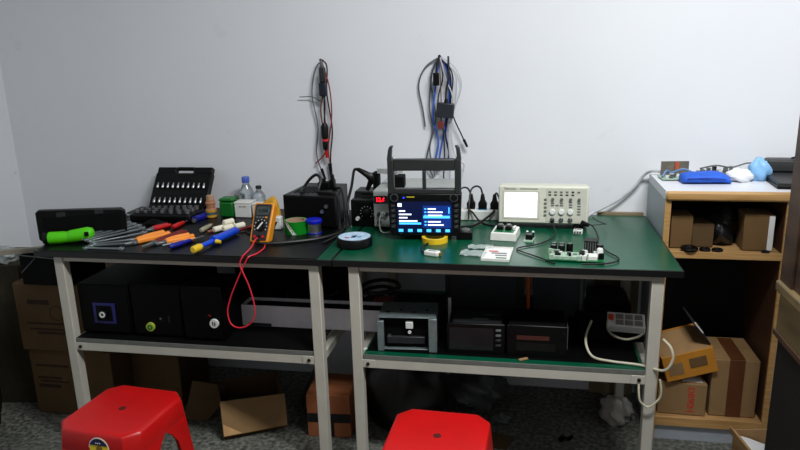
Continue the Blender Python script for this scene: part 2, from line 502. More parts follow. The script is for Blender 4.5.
# pliers
def pliers(label, a0, b0, hm, spread=.022, hr=.0075, z=MT, flat=1.0, group=None):
    """jaw tip at a0, handle ends towards b0"""
    dx, dy = b0[0] - a0[0], b0[1] - a0[1]
    Lp = math.hypot(dx, dy)
    t = thing('pliers', label, 'pliers', (a0[0], a0[1], z), math.degrees(math.atan2(dy, dx)), group)
    j = Lp * .3
    for s in (1, -1):
        MB().prism([(0, s * .0005), (0, s * .004), (j * .6, s * .010), (j, s * .012), (j * 1.15, s * .003), (j, s * .0005)], .003, .012).build('jaw', STEEL, t, bevel=.001)
        MB().tube([(j * .95, s * .004, .008), (Lp * .42, s * .012, .009), (Lp * .7, s * spread, .009), (Lp, s * spread * .8, .009)], hr, 8).build('handle', hm, t)
    MB().cyl((j * .95, 0, .0005), (j * .95, 0, .0145), .010, .010, 16).build('pivot', STEEL, t)
    return t
pliers('large orange-handled pliers beside the wrenches', (-.785, .070), (-.712, .230), ORANGE, .020, .011)
pliers('long dark red handled pliers under the orange pair', (-.700, .045), (-.655, .262), DKRED, .011, .007)
pliers('red-handled pliers behind the large orange pliers', (-.815, .262), (-.768, .352), RED, .012, .007)
pliers('orange-handled pliers with four-finger grips beside the blue handle', (-.672, .086), (-.600, .208), ORANGE, .018, .009)
def driver(label, tip, end, hm, r=.010, shaft=.5, z=MT, name='screwdriver'):
    dx, dy = end[0] - tip[0], end[1] - tip[1]
    Ld = math.hypot(dx, dy)
    t = thing(name, label, 'screwdriver', (tip[0], tip[1], z), math.degrees(math.atan2(dy, dx)))
    MB().cyl((0, 0, r), (Ld * shaft, 0, r), .0028, None, 8).build('shaft', STEEL, t)
    MB().lathe([(r * .5, 0), (r * .75, .006), (r * .7, Ld * (1 - shaft) * .25), (r, Ld * (1 - shaft) * .45), (r, Ld * (1 - shaft) * .9), (r * .6, Ld * (1 - shaft))], (Ld * shaft, 0, r), (0, 90, 0), 12).build('handle', hm, t)
    return t
driver('screwdriver with a bright blue handle in front of the second orange pliers', (-.545, .198), (-.600, .052), BLUE, .010, .38)
driver('short screwdriver with a red handle in front of the blue pliers', (-.722, .458), (-.728, .310), RED, .010, .45)
driver('thin orange-handled screwdriver lying across the mat by the pliers', (-.640, .075), (-.562, .170), ORANGE, .008, .3)
pliers('dark blue handled pliers in front of the socket case', (-.690, .405), (-.745, .525), BLUE, .040, .013)
# grey bit holder
t = thing('bit_holder', 'short beige bit holder lying between pliers and white rolls', 'bit holder', (-.593, .274, MT), 90)
MB().lathe([(.006, 0), (.0095, .004), (.0095, .05), (.007, .056), (.007, .08), (.004, .084)], (0, 0, .0096), (0, 90, 0), 12).build('body', mat('bit_beige', (170, 166, 140), .5), t)
MB().cyl((.083, 0, .0096), (.098, 0, .0096), .004, None, 6).build('tip', STEEL, t)
tag(MB().tube([(-.565, .27, MT + .006), (-.555, .29, MT + .006), (-.553, .315, MT + .006)], .0055).build('wire_scrap', mat('pinkish_wire', (150, 90, 80), .5)), 'small pinkish brown scrap beside the white rolls', 'scrap')
# cotton rolls
for i, (x, y, z, lab) in enumerate(((-.533, .300, 0, 'leftmost front roll'), (-.503, .318, 0, 'middle front roll'), (-.470, .352, 0, 'rightmost roll'), (-.512, .352, .0, 'rear left roll'), (-.505, .332, .019, 'topmost roll'))):
    o = MB().lathe([(.008, 0), (.0115, .003), (.0115, .043), (.008, .046)], (0, 0, .0115), (0, 90, 0), 16).build('cotton_roll', CREAM, loc=(x - .012, y - .02, MT + z), rot=(0, 0, 62))
    tag(o, 'cream white roll in the pile by the solder sucker, ' + lab, 'roll', 'pile of cream white rolls')
# solder sucker
s0, s1 = Vector((-.487, .003, MT + .016)), Vector((-.446, .275, MT + .016))
dd = s1 - s0
t = thing('solder_sucker', 'bright blue desoldering pump with a yellow tip', 'desoldering pump', (s0.x, s0.y, MT), math.degrees(math.atan2(dd.y, dd.x)))
Lq = dd.length
MB().lathe([(.009, 0), (.0125, .004), (.013, .035), (.010, .046)], (0, 0, .016), (0, 90, 0), 16).build('nozzle', YELLOW, t)
MB().lathe([(.0085, 0), (.0085, .075), (.0145, .08), (.0145, .22), (.012, Lq - .05)], (.044, 0, .016), (0, 90, 0), 18).build('barrel', SUCKB, t)
MB().lathe([(.0162, 0), (.0162, .022)], (.118, 0, .0165), (0, 90, 0), 18).build('collar', SUCKB, t)
MB().cyl((.115, -.014, .016), (.118, -.032, .014), .008, .006, 10).build('release_button', YELLOW, t)

# socket set
LIDA = 36.0
SCX, SCY = -.846, .552
t = thing('socket_case', 'open black socket set case with its lid leaning at the wall', 'tool case', (SCX, SCY, MT), 0)
b0 = MB().box((-.135, -.135, 0), (.135, .0, .030)).build('case_base', BLACK, t, bevel=.006)
MB().box((-.125, -.125, .030), (.125, -.01, .032)).build('insert_tray', BLACKM, b0)
lid = MB()
lid.box((-.132, 0, 0), (.132, .026, .168)); lid.box((-.128, 0, .167), (-.040, .026, .196)); lid.box((.040, 0, .167), (.128, .026, .196)); lid.box((-.041, .003, .186), (.041, .023, .1985))
lo_ = lid.build('lid', BLACK, t, loc=(0, .006, .026), rot=(-LIDA, 0, 0), bevel=.004)
MB().box((-.116, -.002, .020), (.116, 0, .046)).build('bit_rail', BLACKM, lo_, bevel=.001)
MB().box((-.116, -.002, .090), (.116, 0, .116)).build('bit_rail', BLACKM, lo_, bevel=.001)
for x in (-.06, .06):
    MB().cyl((x - .012, .004, .012), (x + .012, .004, .012), .006).build('hinge', DKGREY, t)
# bits (each a thing)
Ml = Matrix.Translation((SCX, SCY, MT)) @ Matrix.Translation((0, .006, .026)) @ Matrix.Rotation(R(-LIDA), 4, 'X')
bitm = None
for row, z, nm in ((0, .092, 'upper'), (1, .022, 'lower')):
    for k in range(10):
        lx = -.107 + k * .0238
        w = Ml @ Vector((lx, -.0055, z))
        if bitm is None:
            bitm = MB().lathe([(.0045, 0), (.0055, .002), (.0055, .012), (.0035, .018), (.0022, .0255)], seg=10).build('driver_bit', CHROME, loc=w)
            o = bitm
        else:
            o = bitm.copy(); COL.objects.link(o); o.location = w
        o.rotation_euler = (R(-LIDA), 0, 0)
        pos = 'leftmost' if k == 0 else 'rightmost' if k == 9 else ORD[k] + ' from the left'
        tag(o, 'silver driver bit, %s in the %s row of the socket case lid' % (pos, nm), 'driver bit', 'driver bits in the lid, %s row' % nm)
# sockets in the base
Mb = Matrix.Translation((SCX, SCY, MT))
sk = None
for row in range(3):
    n = (9, 8, 7)[row]
    for k in range(n):
        lx = -.112 + k * (.224 / (n - 1)); ly = -.030 - row * .038
        s = .7 + .5 * k / n
        w = Mb @ Vector((lx, ly, .032))
        if sk is None:
            sk = MB().ring(.0085, .0055, .014, seg=12).build('socket', CHROME, loc=w); o = sk
        else:
            o = sk.copy(); COL.objects.link(o); o.location = w
        o.scale = (s, s, s)
        pos = 'leftmost' if k == 0 else 'rightmost' if k == n - 1 else ORD[k] + ' from the left'
        tag(o, 'chrome socket standing in the black case base, %s in the %s row' % (pos, ('back', 'middle', 'front')[row]), 'socket', 'sockets in the case base, %s row' % ('back', 'middle', 'front')[row])
# ratchet in base
t = thing('ratchet', 'chrome ratchet handle lying at the left front of the socket case', 'ratchet', (-1.015, .435, MT), 25)
MB().cyl((0, 0, .012), (.0, 0, .030), .014, None, 16).build('head', CHROME, t)
MB().cyl((.01, 0, .020), (.06, 0, .020), .0055).build('shaft', CHROME, t)
MB().lathe([(.007, 0), (.009, .01), (.009, .045), (.006, .052)], (.055, 0, .020), (0, 90, 0), 12).build('grip', BLACK, t)

# bottles and boxes at the wall
def bottle(label, x, y, prof, body_m, cap=None, capm=None, name='bottle', extra=None):
    t = thing(name, label, 'bottle', (x, y, MT))
    MB().lathe(prof).build('body', body_m, t)
    if cap:
        MB().lathe(cap).build('cap', capm, t)
    for nm, pf, m in (extra or []):
        MB().lathe(pf).build(nm, m, t)
    return t
bottle('small amber bottle with a yellow label beside the socket case', -.668, .520, [(.02, 0), (.0225, .003), (.0225, .034), (.018, .040), (.018, .056), (.021, .058), (.021, .064), (.017, .068), (.017, .075), (.012, .08)], AMBER,
       [(.0155, .076), (.0155, .092), (.012, .094)], mat('flux_cap', (190, 160, 130), .5),
       extra=[('label_band', [(.0229, .004), (.0229, .012)], LABELY), ('blue_label', [(.0231, .013), (.0231, .024)], mat('label_dark', (90, 110, 110), .5)), ('upper_band', [(.0229, .026), (.0229, .033)], LABELY)])
t = thing('plastic_jar', 'green square plastic jar beside the small amber bottle', 'jar', (-.600, .545, MT))
MB().box((-.031, -.028, 0), (.031, .028, .066)).build('body', GREENBOX, t, bevel=.008)
MB().box((-.0315, -.0285, .066), (.0315, .0285, .080)).build('lid', GREENBOX, t, bevel=.006)
t = thing('plastic_box', 'white translucent plastic box right of the green jar', 'box', (-.529, .550, MT))
MB().box((-.036, -.03, 0), (.036, .03, .058)).build('body', STRIPW, t, bevel=.004)
MB().box((-.037, -.031, .058), (.037, .031, .065)).build('lid', WHITEP, t, bevel=.002)
text('5K-100', .010, mat('print_brown', (150, 120, 110), .6), t, (0, -.0306, .047))
t = thing('plastic_box', 'narrow white plastic box behind the multimeter', 'box', (-.462, .535, MT))
MB().box((-.022, -.022, 0), (.022, .022, .055)).build('body', STRIPW, t, bevel=.004)
MB().box((-.0225, -.0225, .055), (.0225, .0225, .062)).build('lid', WHITEP, t, bevel=.002)
bottle('clear plastic bottle with a blue screw cap behind the white box', -.560, .645, [(.028, 0), (.031, .004), (.031, .075), (.028, .088), (.018, .110), (.0135, .118), (.0135, .126)], CLEARP,
       [(.0155, .124), (.0165, .126), (.0165, .146), (.015, .149)], CAPB)
bottle('clear glass jar with a round metal lid behind the white box', -.572, .597, [(.019, 0), (.021, .003), (.021, .068)], CLEARP,
       [(.0215, .066), (.022, .068), (.022, .080), (.014, .085)], STEEL)
bottle('small clear glass bottle with a dark stopper by the multimeter', -.500, .635, [(.026, 0), (.028, .003), (.028, .066), (.024, .076), (.011, .092), (.009, .098), (.009, .105)], CLEARP,
       [(.012, .100), (.0125, .102), (.0125, .110), (.010, .113)], mat('stopper', (40, 36, 40), .5))
# crumpled yellow cloth and white block
tag(MB().loft([[(-.395 + u * .075 + .012 * math.cos(q * PI / 5), .42 + w * math.sin(q * PI / 5) - .02 * u, MT + h * (.5 - .5 * math.cos(q * PI / 5)) + (.004 if 0 < q < 10 else 0)) for q in range(10)] for u, w, h in
     ((0, .012, .075), (.25, .022, .095), (.5, .026, .105), (.75, .024, .120), (1, .012, .122))]).build('yellow_cloth', mat('yellow_cloth', (214, 168, 62), .8, var=.3, scale=60, bump=.5), subsurf=1),
    'crumpled mustard yellow cloth standing behind the multimeter', 'cloth')
tag(MB().box((-.335, .345, MT), (-.300, .375, MT + .05)).build('plastic_block', STRIPW, bevel=.004), 'small white plastic block between multimeter and black box', 'block')

# multimeter (leans back)
t = thing('multimeter', 'yellow and grey digital multimeter leaning back with red leads', 'multimeter', (-.318, .165, MT + .002), 0, rot=(-33, 0, -1))
t.scale = (1.0, 1.0, 1.06)
MB().prism([(-.031, 0), (.031, 0), (.036, .006), (.037, .07), (.039, .135), (.034, .142), (-.034, .142), (-.039, .135), (-.037, .07), (-.036, .006)], 0, .038, rot=(90, 0, 0)).build('holster', DMMY, t, loc=(0, .038, 0), bevel=.004)
face = MB().prism([(-.027, .006), (.027, .006), (.030, .07), (.031, .132), (.027, .136), (-.027, .136), (-.031, .132), (-.030, .07)], 0, .004, rot=(90, 0, 0)).build('face', DMMG, t, loc=(0, .0005, 0), bevel=.001)
MB().box((-.024, -.005, .096), (.024, -.0035, .127)).build('display', LCD, t, bevel=.001)
text('0.000', .017, BLACKM, t, (.002, -.0052, .111), name='display_digits')
for k in range(4):
    MB().box((-.022 + k * .0115, -.0065, .084), (-.0135 + k * .0115, -.0035, .090)).build('button', MIDGREY if k < 3 else DMMY, t, bevel=.001)
dl = MB().lathe([(.019, 0), (.019, .004), (.017, .006)], (0, -.0035, .056), (90, 0, 0), 24).build('rotary_dial', BLACK, t)
MB().cbox((0, -.0105, .056), (.005, .003, .030), (0, 35, 0)).build('dial_pointer', STRIPW, dl)
for k in range(9):
    an = R(-30 + k * 30)
    MB().cbox((.0235 * math.cos(an), -.0037, .056 + .0235 * math.sin(an)), (.003, .0008, .003)).build('dial_mark', WHITEP, t)
for k in (-.016, 0, .016):
    MB().cyl((k, -.003, .018), (k, -.008, .018), .0052).build('jack', RED if k else BLACK, t)
MB().prism([(-.02, .02), (.02, .02), (.02, .115), (-.02, .115)], 0, .003).build('stand', BLACK, t, loc=(0, .0395, .0), rot=(62, 0, 0))
# red leads: jack -> bench edge -> loop under -> back up
tag(MB().tube([(-.318, .160, .806), (-.318, .135, .804), (-.313, .09, .793), (-.308, .03, MT + .003), (-.305, -.005, .787), (-.314, -.012, .762), (-.303, -.014, .73), (-.286, -.014, .683), (-.273, -.016, .62), (-.278, -.016, .575), (-.305, -.016, .545),
     (-.340, -.016, .536), (-.366, -.014, .55), (-.374, -.012, .59), (-.364, -.010, .63), (-.347, -.010, .67), (-.314, -.010, .735), (-.292, -.008, .775), (-.283, -.003, .787), (-.268, .03, MT + .003), (-.268, .09, MT + .003), (-.285, .145, MT + .003)], .0024, 6, 8).build('test_lead', PINKRED),
    'thin red test lead looping down from the multimeter below the bench edge', 'test lead')
t = thing('test_probe', 'dark red test probe lying left of the multimeter', 'probe', (-.452, .290, MT), 65)
MB().lathe([(.003, 0), (.007, .01), (.0065, .06), (.0085, .063), (.0075, .09), (.003, .11)], (0, 0, .0088), (0, 90, 0), 12).build('handle', DKRED, t)
MB().cyl((.11, 0, .0088), (.135, 0, .0088), .0015, None, 6).build('tip', CHROME, t)
tag(MB().tube([(-.425, .40, MT + .005), (-.44, .34, MT + .005), (-.40, .27, MT + .005), (-.36, .25, MT + .006)], .0032).build('test_lead', CBLACK), 'short black test lead behind the multimeter', 'test lead')

# black power box
PX, PY, PR = -.195, .390, -3
t = thing('power_supply', 'black metal power supply box with cables on its top', 'power supply', (PX, PY, MT), PR)
MB().prism([(-.108, 0), (.108, -.018), (.072, .25), (-.098, .25)], .006, .126).build('housing', BLACK, t, bevel=.003)
MB().prism([(-.103, -.0035), (.103, -.0205), (.103, -.012), (-.103, .004)], .012, .120).build('front_panel', BLACKM, t, bevel=.001)
for x in (-.06, .06):
    for y in (.02, .22):
        MB().cyl((x, y, 0), (x, y, .007), .009).build('foot', BLACKM, t)
for k in range(9):
    MB().box((-.083 + k * .018, .05, .1255), (-.072 + k * .018, .17, .1272)).build('vent_slot', BLACKM, t)
for x, z in ((.075, .09), (.058, .070)):
    MB().cyl((x, -.012, z), (x, -.028, z), .008, .007).build('knob', STEEL, t)
Mp = Matrix.Translation((PX, PY, MT)) @ Matrix.Rotation(R(PR), 4, 'Z')
def onbox(*pts): return [tuple(Mp @ Vector(p)) for p in pts]
tag(MB().tube(onbox((-.04, .02, .132), (-.055, .08, .135), (-.03, .09, .170), (0, .09, .190), (.02, .08, .172), (.02, .05, .134), (.05, .03, .134), (.075, .05, .134)), .006, 8).build('power_cable', CBLACK), 'thick black cable arched over the top of the black box', 'cable')
t = thing('power_plug', 'black plug standing upright on the black box near the wall', 'plug', tuple(Mp @ Vector((.055, .12, .127))), PR)
MB().box((-.010, -.012, 0), (.010, .012, .040)).build('body', BLACK, t, bevel=.003)
MB().cyl((0, 0, .04), (0, 0, .060), .009, .006).build('strain_relief', BLACK, t)
t = thing('adapter', 'small black adapter block lying on the black box', 'adapter', tuple(Mp @ Vector((.012, .14, .127))), PR)
MB().box((-.022, -.018, 0), (.022, .018, .026)).build('body', BLACKM, t, bevel=.003)
MB().cyl((0, 0, .026), (0, 0, .040), .007).build('knob', BLACK, t)
tag(MB().tube(onbox((.03, .03, .133), (.075, .02, .134), (.113, .002, .125), (.122, -.012, .06), (.128, -.03, .006), (.145, -.07, .006), (.10, -.16, .006), (.0, -.23, .006), (-.09, -.26, .006), (-.115, -.21, .006), (-.095, -.15, .006)), .0055, 8).build('power_cable', CBLACK), 'black cable running off the black box and curling over the mat', 'cable')
tag(MB().tube(onbox((.06, .12, .131), (.092, .11, .130), (.112, .08, .07), (.120, .05, .008), (.135, .0, .006), (.150, -.10, .006), (.13, -.22, .006)), .004, 8).build('power_cable', CBLACK), 'thin black cable hanging down the right side of the black box', 'cable')
# tape roll and solder spool
t = thing('tape_roll', 'roll of green and white tape in front of the black box', 'tape', (-.228, .318, MT))
MB().ring(.045, .038, .048).build('tape', GREENT, t)
MB().ring(.038, .034, .048, seg=24).build('core', CARDCORE, t)
sw = MB()
for s in (0, PI * .62, PI * 1.3):
    v0 = None
    n = 8
    for k in range(n):
        a0, a1 = s - PI / 2 - .55 + k * .09, s - PI / 2 - .55 + (k + 1) * .09
        z0, z1 = .047 - k * .0058, .047 - (k + 1) * .0058
        rr = .0456
        q = [(rr * math.cos(a), rr * math.sin(a), z) for a, z in ((a0 - .16, z0), (a0 + .16, z0), (a1 + .16, max(z1, .001)), (a1 - .16, max(z1, .001)))]
        sw.bm.faces.new([sw.bm.verts.new(p) for p in q])
sw.build('white_stripe', PAPERW, t, smooth=False)
t = thing('solder_spool', 'spool of silver solder wire with a blue plastic flange', 'solder spool', (-.158, .318, MT))
MB().cyl((0, 0, 0), (0, 0, .003), .028, None, 28).build('flange', SPOOLB, t)
MB().lathe([(.026, .003), (.0262, .038)], seg=28).build('solder_wire', CHROME, t)
MB().lathe([(.030, .038), (.031, .040), (.031, .050), (.028, .053)], seg=28).build('flange', SPOOLB, t)

# hot air station
t = thing('hot_air_station', 'black hot air rework station with a round dial', 'rework station', (.012, .430, T), 0)
MB().prism([(0, 0), (.16, 0), (.16, .125), (.07, .125), (.052, .105), (0, .105)], -.056, .044, rot=(90, 0, 90)).build('housing', BLACK, t, bevel=.003)
MB().box((-.036, -.002, .012), (.040, 0, .096)).build('front_panel', BLACKM, t, bevel=.001)
MB().box((-.028, .058, .112), (.02, .066, .122)).build('display', GLOSSB, t, bevel=.001)
MB().lathe([(.017, 0), (.016, .010), (.013, .012)], (.006, -.002, .058), (90, 0, 0), 20).build('dial', BLACK, t)
for k in range(10):
    an = R(-40 + k * 29)
    MB().cbox((.006 + .023 * math.cos(an), -.0024, .058 + .023 * math.sin(an)), (.0045, .001, .0022), (0, -math.degrees(an), 0)).build('dial_mark', PSUG, t)
MB().cyl((-.028, -.002, .034), (-.028, -.016, .034), .008, .007).build('knob', CHIPW, t)
MB().box((.018, .07, .125), (.042, .11, .200)).build('holder', BLACKM, t, bevel=.004)
t = thing('hot_air_gun', 'black hot air gun hung in the holder of the rework station', 'hot air gun', (.022, .470, T + .120), 0)
MB().loft([[(x, .02 + w * math.cos(2 * PI * k / 10), z + h * math.sin(2 * PI * k / 10)) for k in range(10)] for x, z, w, h in
   ((-.052, .094, .006, .006), (-.04, .09, .010, .010), (-.015, .075, .013, .014), (.0, .062, .014, .020), (.012, .058, .012, .024), (.017, .058, .008, .016))]).build('grip', BLACK, t)
MB().cyl((.008, .02, .060), (-.012, .02, .012), .012, .008, 12).build('nozzle', BLACKM, t)
MB().tube([(-.05, .02, .094), (-.062, .018, .088), (-.072, .01, .03), (-.085, -.005, -.03), (-.078, -.03, -.07), (-.07, -.04, -.115)], .0055, 8).build('hose', CBLACK, t)

# black tin with disc label
t = thing('disc_tin', 'round black disc tin with a pale blue top at the bench seam', 'tin', (.034, .175, T))
MB().lathe([(.058, 0), (.062, .003), (.062, .030), (.060, .033)], seg=40).build('body', BLACK, t)
MB().ring(.056, .010, .0012, (0, 0, .033), seg=40).build('disc', DISCW, t)
for k, m in enumerate((mat('label_red', (190, 70, 90), .5), mat('label_navy', (60, 80, 140), .5), mat('label_teal', (80, 150, 180), .5))):
    MB().cbox((-.02 + k * .02, -.025 + .008 * k, .0344), (.016, .012, .0006), (0, 0, 20 * k)).build('label_print', m, t)

# grey instrument
t = thing('bench_power_supply', 'pale grey bench power supply with a red digit display', 'power supply', (.205, .400, T))
MB().box((-.152, 0, .008), (.152, .255, .150)).build('housing', PSUG, t, bevel=.004)
MB().box((-.150, -.004, .012), (.150, 0, .146)).build('front_panel', PSUG, t, bevel=.002)
MB().box((-.149, -.0055, .100), (-.092, -.004, .130)).build('display_window', LEDBG, t)
text('12.6', .021, LED, t, (-.124, -.0058, .115), name='display_digits', bold=.0006)
for x, z in ((-.13, .06), (-.10, .06), (-.07, .06), (-.13, .03)):
    MB().cyl((x, -.004, z), (x, -.016, z), .008, .007).build('terminal', DKGREY, t)
for x in (-.13, .13):
    for y in (.03, .22):
        MB().cyl((x, y, 0), (x, y, .009), .010).build('foot', BLACKM, t)
tag(MB().tube([(.100, .388, .842), (.092, .37, .855), (.085, .355, .83), (.088, .345, .80), (.10, .34, T + .004), (.125, .335, T + .006), (.140, .36, T + .006)], .0025).build('white_lead', CLGREY), 'whitish lead curling down the front of the grey power supply', 'cable')
t = thing('adapter', 'black block resting on top of the grey power supply', 'adapter', (.135, .47, T + .150), 4)
MB().box((-.028, -.03, 0), (.028, .03, .046)).build('body', BLACKM, t, bevel=.004)
tag(MB().prism([(-.055, .0), (.03, -.018), (.04, .03)], .047, .066).build('beige_wedge', PSUG, loc=(.105, .49, T + .150), rot=(0, 0, -6)), 'beige pointed plate lying on the black block beside the radio frame', 'plate')

# ------------------------------------------------------------------ car radio on its frame
t = thing('car_radio', 'large dash radio with a lit blue menu screen in a grey frame', 'car radio', (.269, .258, T), 3)
fr = MB()
fr.box((-.128, 0, .168), (-.106, .030, .290)); fr.box((.106, 0, .168), (.128, .030, .290))
fr.box((-.106, 0, .250), (.106, .030, .290)); fr.box((-.106, 0, .168), (.106, .030, .186)); fr.box((-.006, 0, .186), (.006, .028, .250))
for s in (1, -1):
    fr.loft([[(s * .108, 0, .285), (s * .129, 0, .285), (s * .129, .030, .285), (s * .108, .030, .285)],
             [(s * .113, .002, .300), (s * .1275, .002, .300), (s * .1275, .030, .300), (s * .113, .030, .300)],
             [(s * .111, .004, .325), (s * .1235, .004, .325), (s * .1235, .028, .325), (s * .111, .028, .325)],
             [(s * .106, .006, .336), (s * .118, .006, .336), (s * .118, .026, .336), (s * .106, .026, .336)]])
fr.build('fascia_frame', FASCIA, t, bevel=.003)
MB().prism([(-.116, .017), (.116, .017), (.124, .032), (.1295, .168), (-.1295, .168), (-.124, .032)], 0, .05, rot=(90, 0, 0)).build('radio_front', BLACK, t, loc=(0, .048, .001), bevel=.003)
MB().box((-.09, .049, .018), (.09, .125, .125)).build('chassis', STEEL, t, bevel=.002)
scn = MB().box((-.097, -.0035, .030), (.097, -.0015, .142)).build('screen', SCR_BG, t)
MB().box((-.006, -.0045, .048), (.093, -.0035, .128)).build('menu_panel', SCR_PANEL, scn)
MB().box((-.004, -.0052, .083), (.089, -.0045, .092)).build('highlight_bar', SCR_HI, scn)
MB().box((-.090, -.0046, .060), (-.012, -.0036, .067)).build('highlight_bar', SCR_HI, scn)
MB().box((-.094, -.0046, .124), (-.080, -.0036, .136)).build('menu_icon', SCR_TX, scn)
for k, (x, w) in enumerate(((-.09, .022), (-.09, .044), (-.09, .03), (-.09, .065))):
    MB().box((x, -.0046, .106 - k * .012), (x + w, -.0036, .1105 - k * .012)).build('menu_text', SCR_TX, scn)
for k in range(6):
    if k != 3:
        MB().box((.012, -.0054, .114 - k * .0115), (.012 + (.028, .052, .05, 0, .045, .055)[k], -.0045, .1185 - k * .0115)).build('menu_text', SCR_TX, scn)
        MB().box((.000, -.0054, .114 - k * .0115), (.007, -.0045, .1185 - k * .0115)).build('menu_icon', SCR_HI, scn)
MB().box((.084, -.0054, .100), (.088, -.0045, .122)).build('scroll_bar', SCR_HI, scn)
for k in range(6):
    MB().box((-.092 + k * .033, -.0046, .033), (-.076 + k * .033, -.0036, .043)).build('menu_icon', SCR_HI, scn)
MB().box((-.078, -.003, .152), (.078, -.0005, .166)).build('disc_slot', GLOSSB, t)
MB().box((-.062, -.0036, .157), (-.034, -.003, .160)).build('slot_mark', YELLED, t)
MB().cyl((-.072, -.002, .156), (-.072, -.0045, .156), .0035, None, 10).build('indicator_light', BLUELED, t)
for x in (-.104, .104):
    k = MB().lathe([(.014, 0), (.013, .010), (.010, .014)], (x, -.002, .158), (90, 0, 0), 20).build('volume_knob', BLACK, t)
    MB().ring(.0145, .0120, .002, (x, -.011, .158), (90, 0, 0), 20).build('knob_ring', STEEL, k)
for s in (-1, 1):
    for k in range(5):
        MB().box((s * .111 - .008, -.0045, .046 + k * .019), (s * .111 + .008, -.0015, .058 + k * .019)).build('button', DKGREY, t, bevel=.001)
        MB().box((s * .111 - .003, -.005, .051 + k * .019), (s * .111 + .003, -.0045, .053 + k * .019)).build('button_mark', MIDGREY, t)
MB().cyl((-.085, -.002, .026), (-.085, -.0045, .026), .003, None, 10).build('reset_hole', DKGREY, t)
t = thing('speaker_block', 'small black block with a grey cap beside the radio foot', 'block', (.405, .300, T), 3)
MB().box((-.028, -.022, 0), (.028, .030, .030)).build('body', BLACK, t, bevel=.003)
MB().lathe([(.017, 0), (.016, .006), (.008, .009)], (.004, -.004, .030), None, 16).build('cap', MIDGREY, t)
t = thing('tape_roll', 'roll of yellow tape lying under the radio front', 'tape', (.305, .252, T))
MB().ring(.046, .034, .018).build('tape', YELLOW, t)
t = thing('usb_receiver', 'white usb stick on a black cord at the bench edge', 'usb stick', (.320, .084, T), -18)
MB().prism([(-.026, -.013), (.020, -.013), (.026, -.008), (.026, .008), (.020, .013), (-.026, .013)], 0, .016).build('body', WHITEP, t, bevel=.003)
MB().box((.024, -.007, .003), (.031, .007, .013)).build('connector', GOLD, t, bevel=.001)
MB().box((-.014, -.004, .016), (.012, .003, .0164)).build('label_print', MIDGREY, t)
MB().tube([(-.025, 0, .006), (-.05, .02, .004), (-.07, .07, .004), (-.068, .13, .004), (-.05, .155, .004)], .0035).build('cord', CBLACK, t)

# power strip
t = thing('power_strip', 'white power strip behind the radio with three black plugs', 'power strip', (.440, .590, T), 3)
MB().box((-.13, -.028, 0), (.13, .028, .040)).build('body', STRIPW, t, bevel=.004)
for k in range(4):
    MB().cbox((-.09 + k * .05, 0, .0405), (.036, .036, .002)).build('outlet', BLUESOCK if k == 2 else WHITEP, t, bevel=.001)
def plug(label, x, y, path, tilt=0):
    t = thing('power_plug', label, 'plug', (x, y, T + .0415), tilt)
    MB().loft([[(sx * a, sy * b, z) for sx, sy in ((-1, -1), (1, -1), (1, 1), (-1, 1))] for z, a, b in ((0, .016, .013), (.022, .017, .014), (.034, .010, .010), (.060, .006, .006))]).build('body', BLACK, t, bevel=.003)
    MB().tube(path, .0035).build('cord', CBLACK, t)
plug('black plug nearest the radio in the white power strip', .405, .590, [(0, 0, .055), (-.012, 0, .08), (-.03, -.005, .085), (-.055, -.02, .07), (-.075, -.03, .05)])
plug('middle black plug in the blue outlet of the power strip', .450, .592, [(0, 0, .055), (-.008, 0, .082), (-.025, 0, .09), (-.045, -.005, .075), (-.05, -.04, .03), (-.05, -.06, -.03)])
plug('black plug nearest the oscilloscope in the white power strip', .497, .588, [(0, 0, .055), (.008, -.005, .065), (.02, -.02, .045), (.045, -.045, .0), (.06, -.06, -.035)])
tag(MB().tube([(.40, .555, T + .045), (.415, .548, T + .035), (.45, .51, T + .006), (.50, .47, T + .004), (.56, .44, T + .004)], .004).build('power_cable', CBLACK), 'black cord crossing down over the front of the power strip', 'cable')
tag(MB().tube([(.50, .555, T + .045), (.485, .545, T + .03), (.45, .495, T + .012), (.42, .46, T + .005), (.38, .44, T + .005)], .005).build('power_cable', CBLACK), 'thicker black cord crossing back behind the radio', 'cable')

# ------------------------------------------------------------------ oscilloscope
t = thing('oscilloscope', 'beige digital oscilloscope with a bright white screen', 'oscilloscope', (.680, .452, T + .004), -1, rot=(-6, 0, -1))
MB().prism([(-.160, .016), (.160, .016), (.163, .020), (.163, .152), (.160, .156), (-.160, .156), (-.163, .152), (-.163, .020)], 0, .115, rot=(90, 0, 0)).build('housing', SCOPE, t, loc=(0, .118, 0), bevel=.004)
MB().box((-.161, -.003, .019), (.161, .004, .153)).build('front_bezel', SCOPE, t, bevel=.003)
MB().box((-.149, -.0042, .032), (-.012, -.003, .138)).build('screen_frame', SCOPE_D, t, bevel=.001)
sc_ = MB().box((-.140, -.0056, .040), (-.022, -.0042, .131)).build('screen', SCREEN_W, t)
MB().box((-.046, -.0062, .116), (-.036, -.0056, .1185)).build('screen_text', MIDGREY, sc_)
text('Tektronix', .011, DKGREY, t, (-.122, -.0034, .145))
MB().box((-.085, -.0036, .1435), (-.02, -.003, .1465)).build('model_strip', BTN, t)
MB().box((.010, -.0042, .026), (.155, -.003, .148)).build('control_panel', SCOPE_D, t, bevel=.001)
for k in range(5):
    MB().box((.003, -.0055, .045 + k * .0145), (.013, -.003, .053 + k * .0145)).build('menu_button', BTN, t, bevel=.001)
for k in range(6):
    MB().box((.018 + k * .0205, -.0058, .132), (.028 + k * .0205, -.0042, .138)).build('top_button', BTN if k != 4 else DKGREY, t, bevel=.001)
    if k < 5:
        MB().box((.018 + k * .0205, -.0058, .122), (.028 + k * .0205, -.0042, .127)).build('top_button', DKGREY, t, bevel=.001)
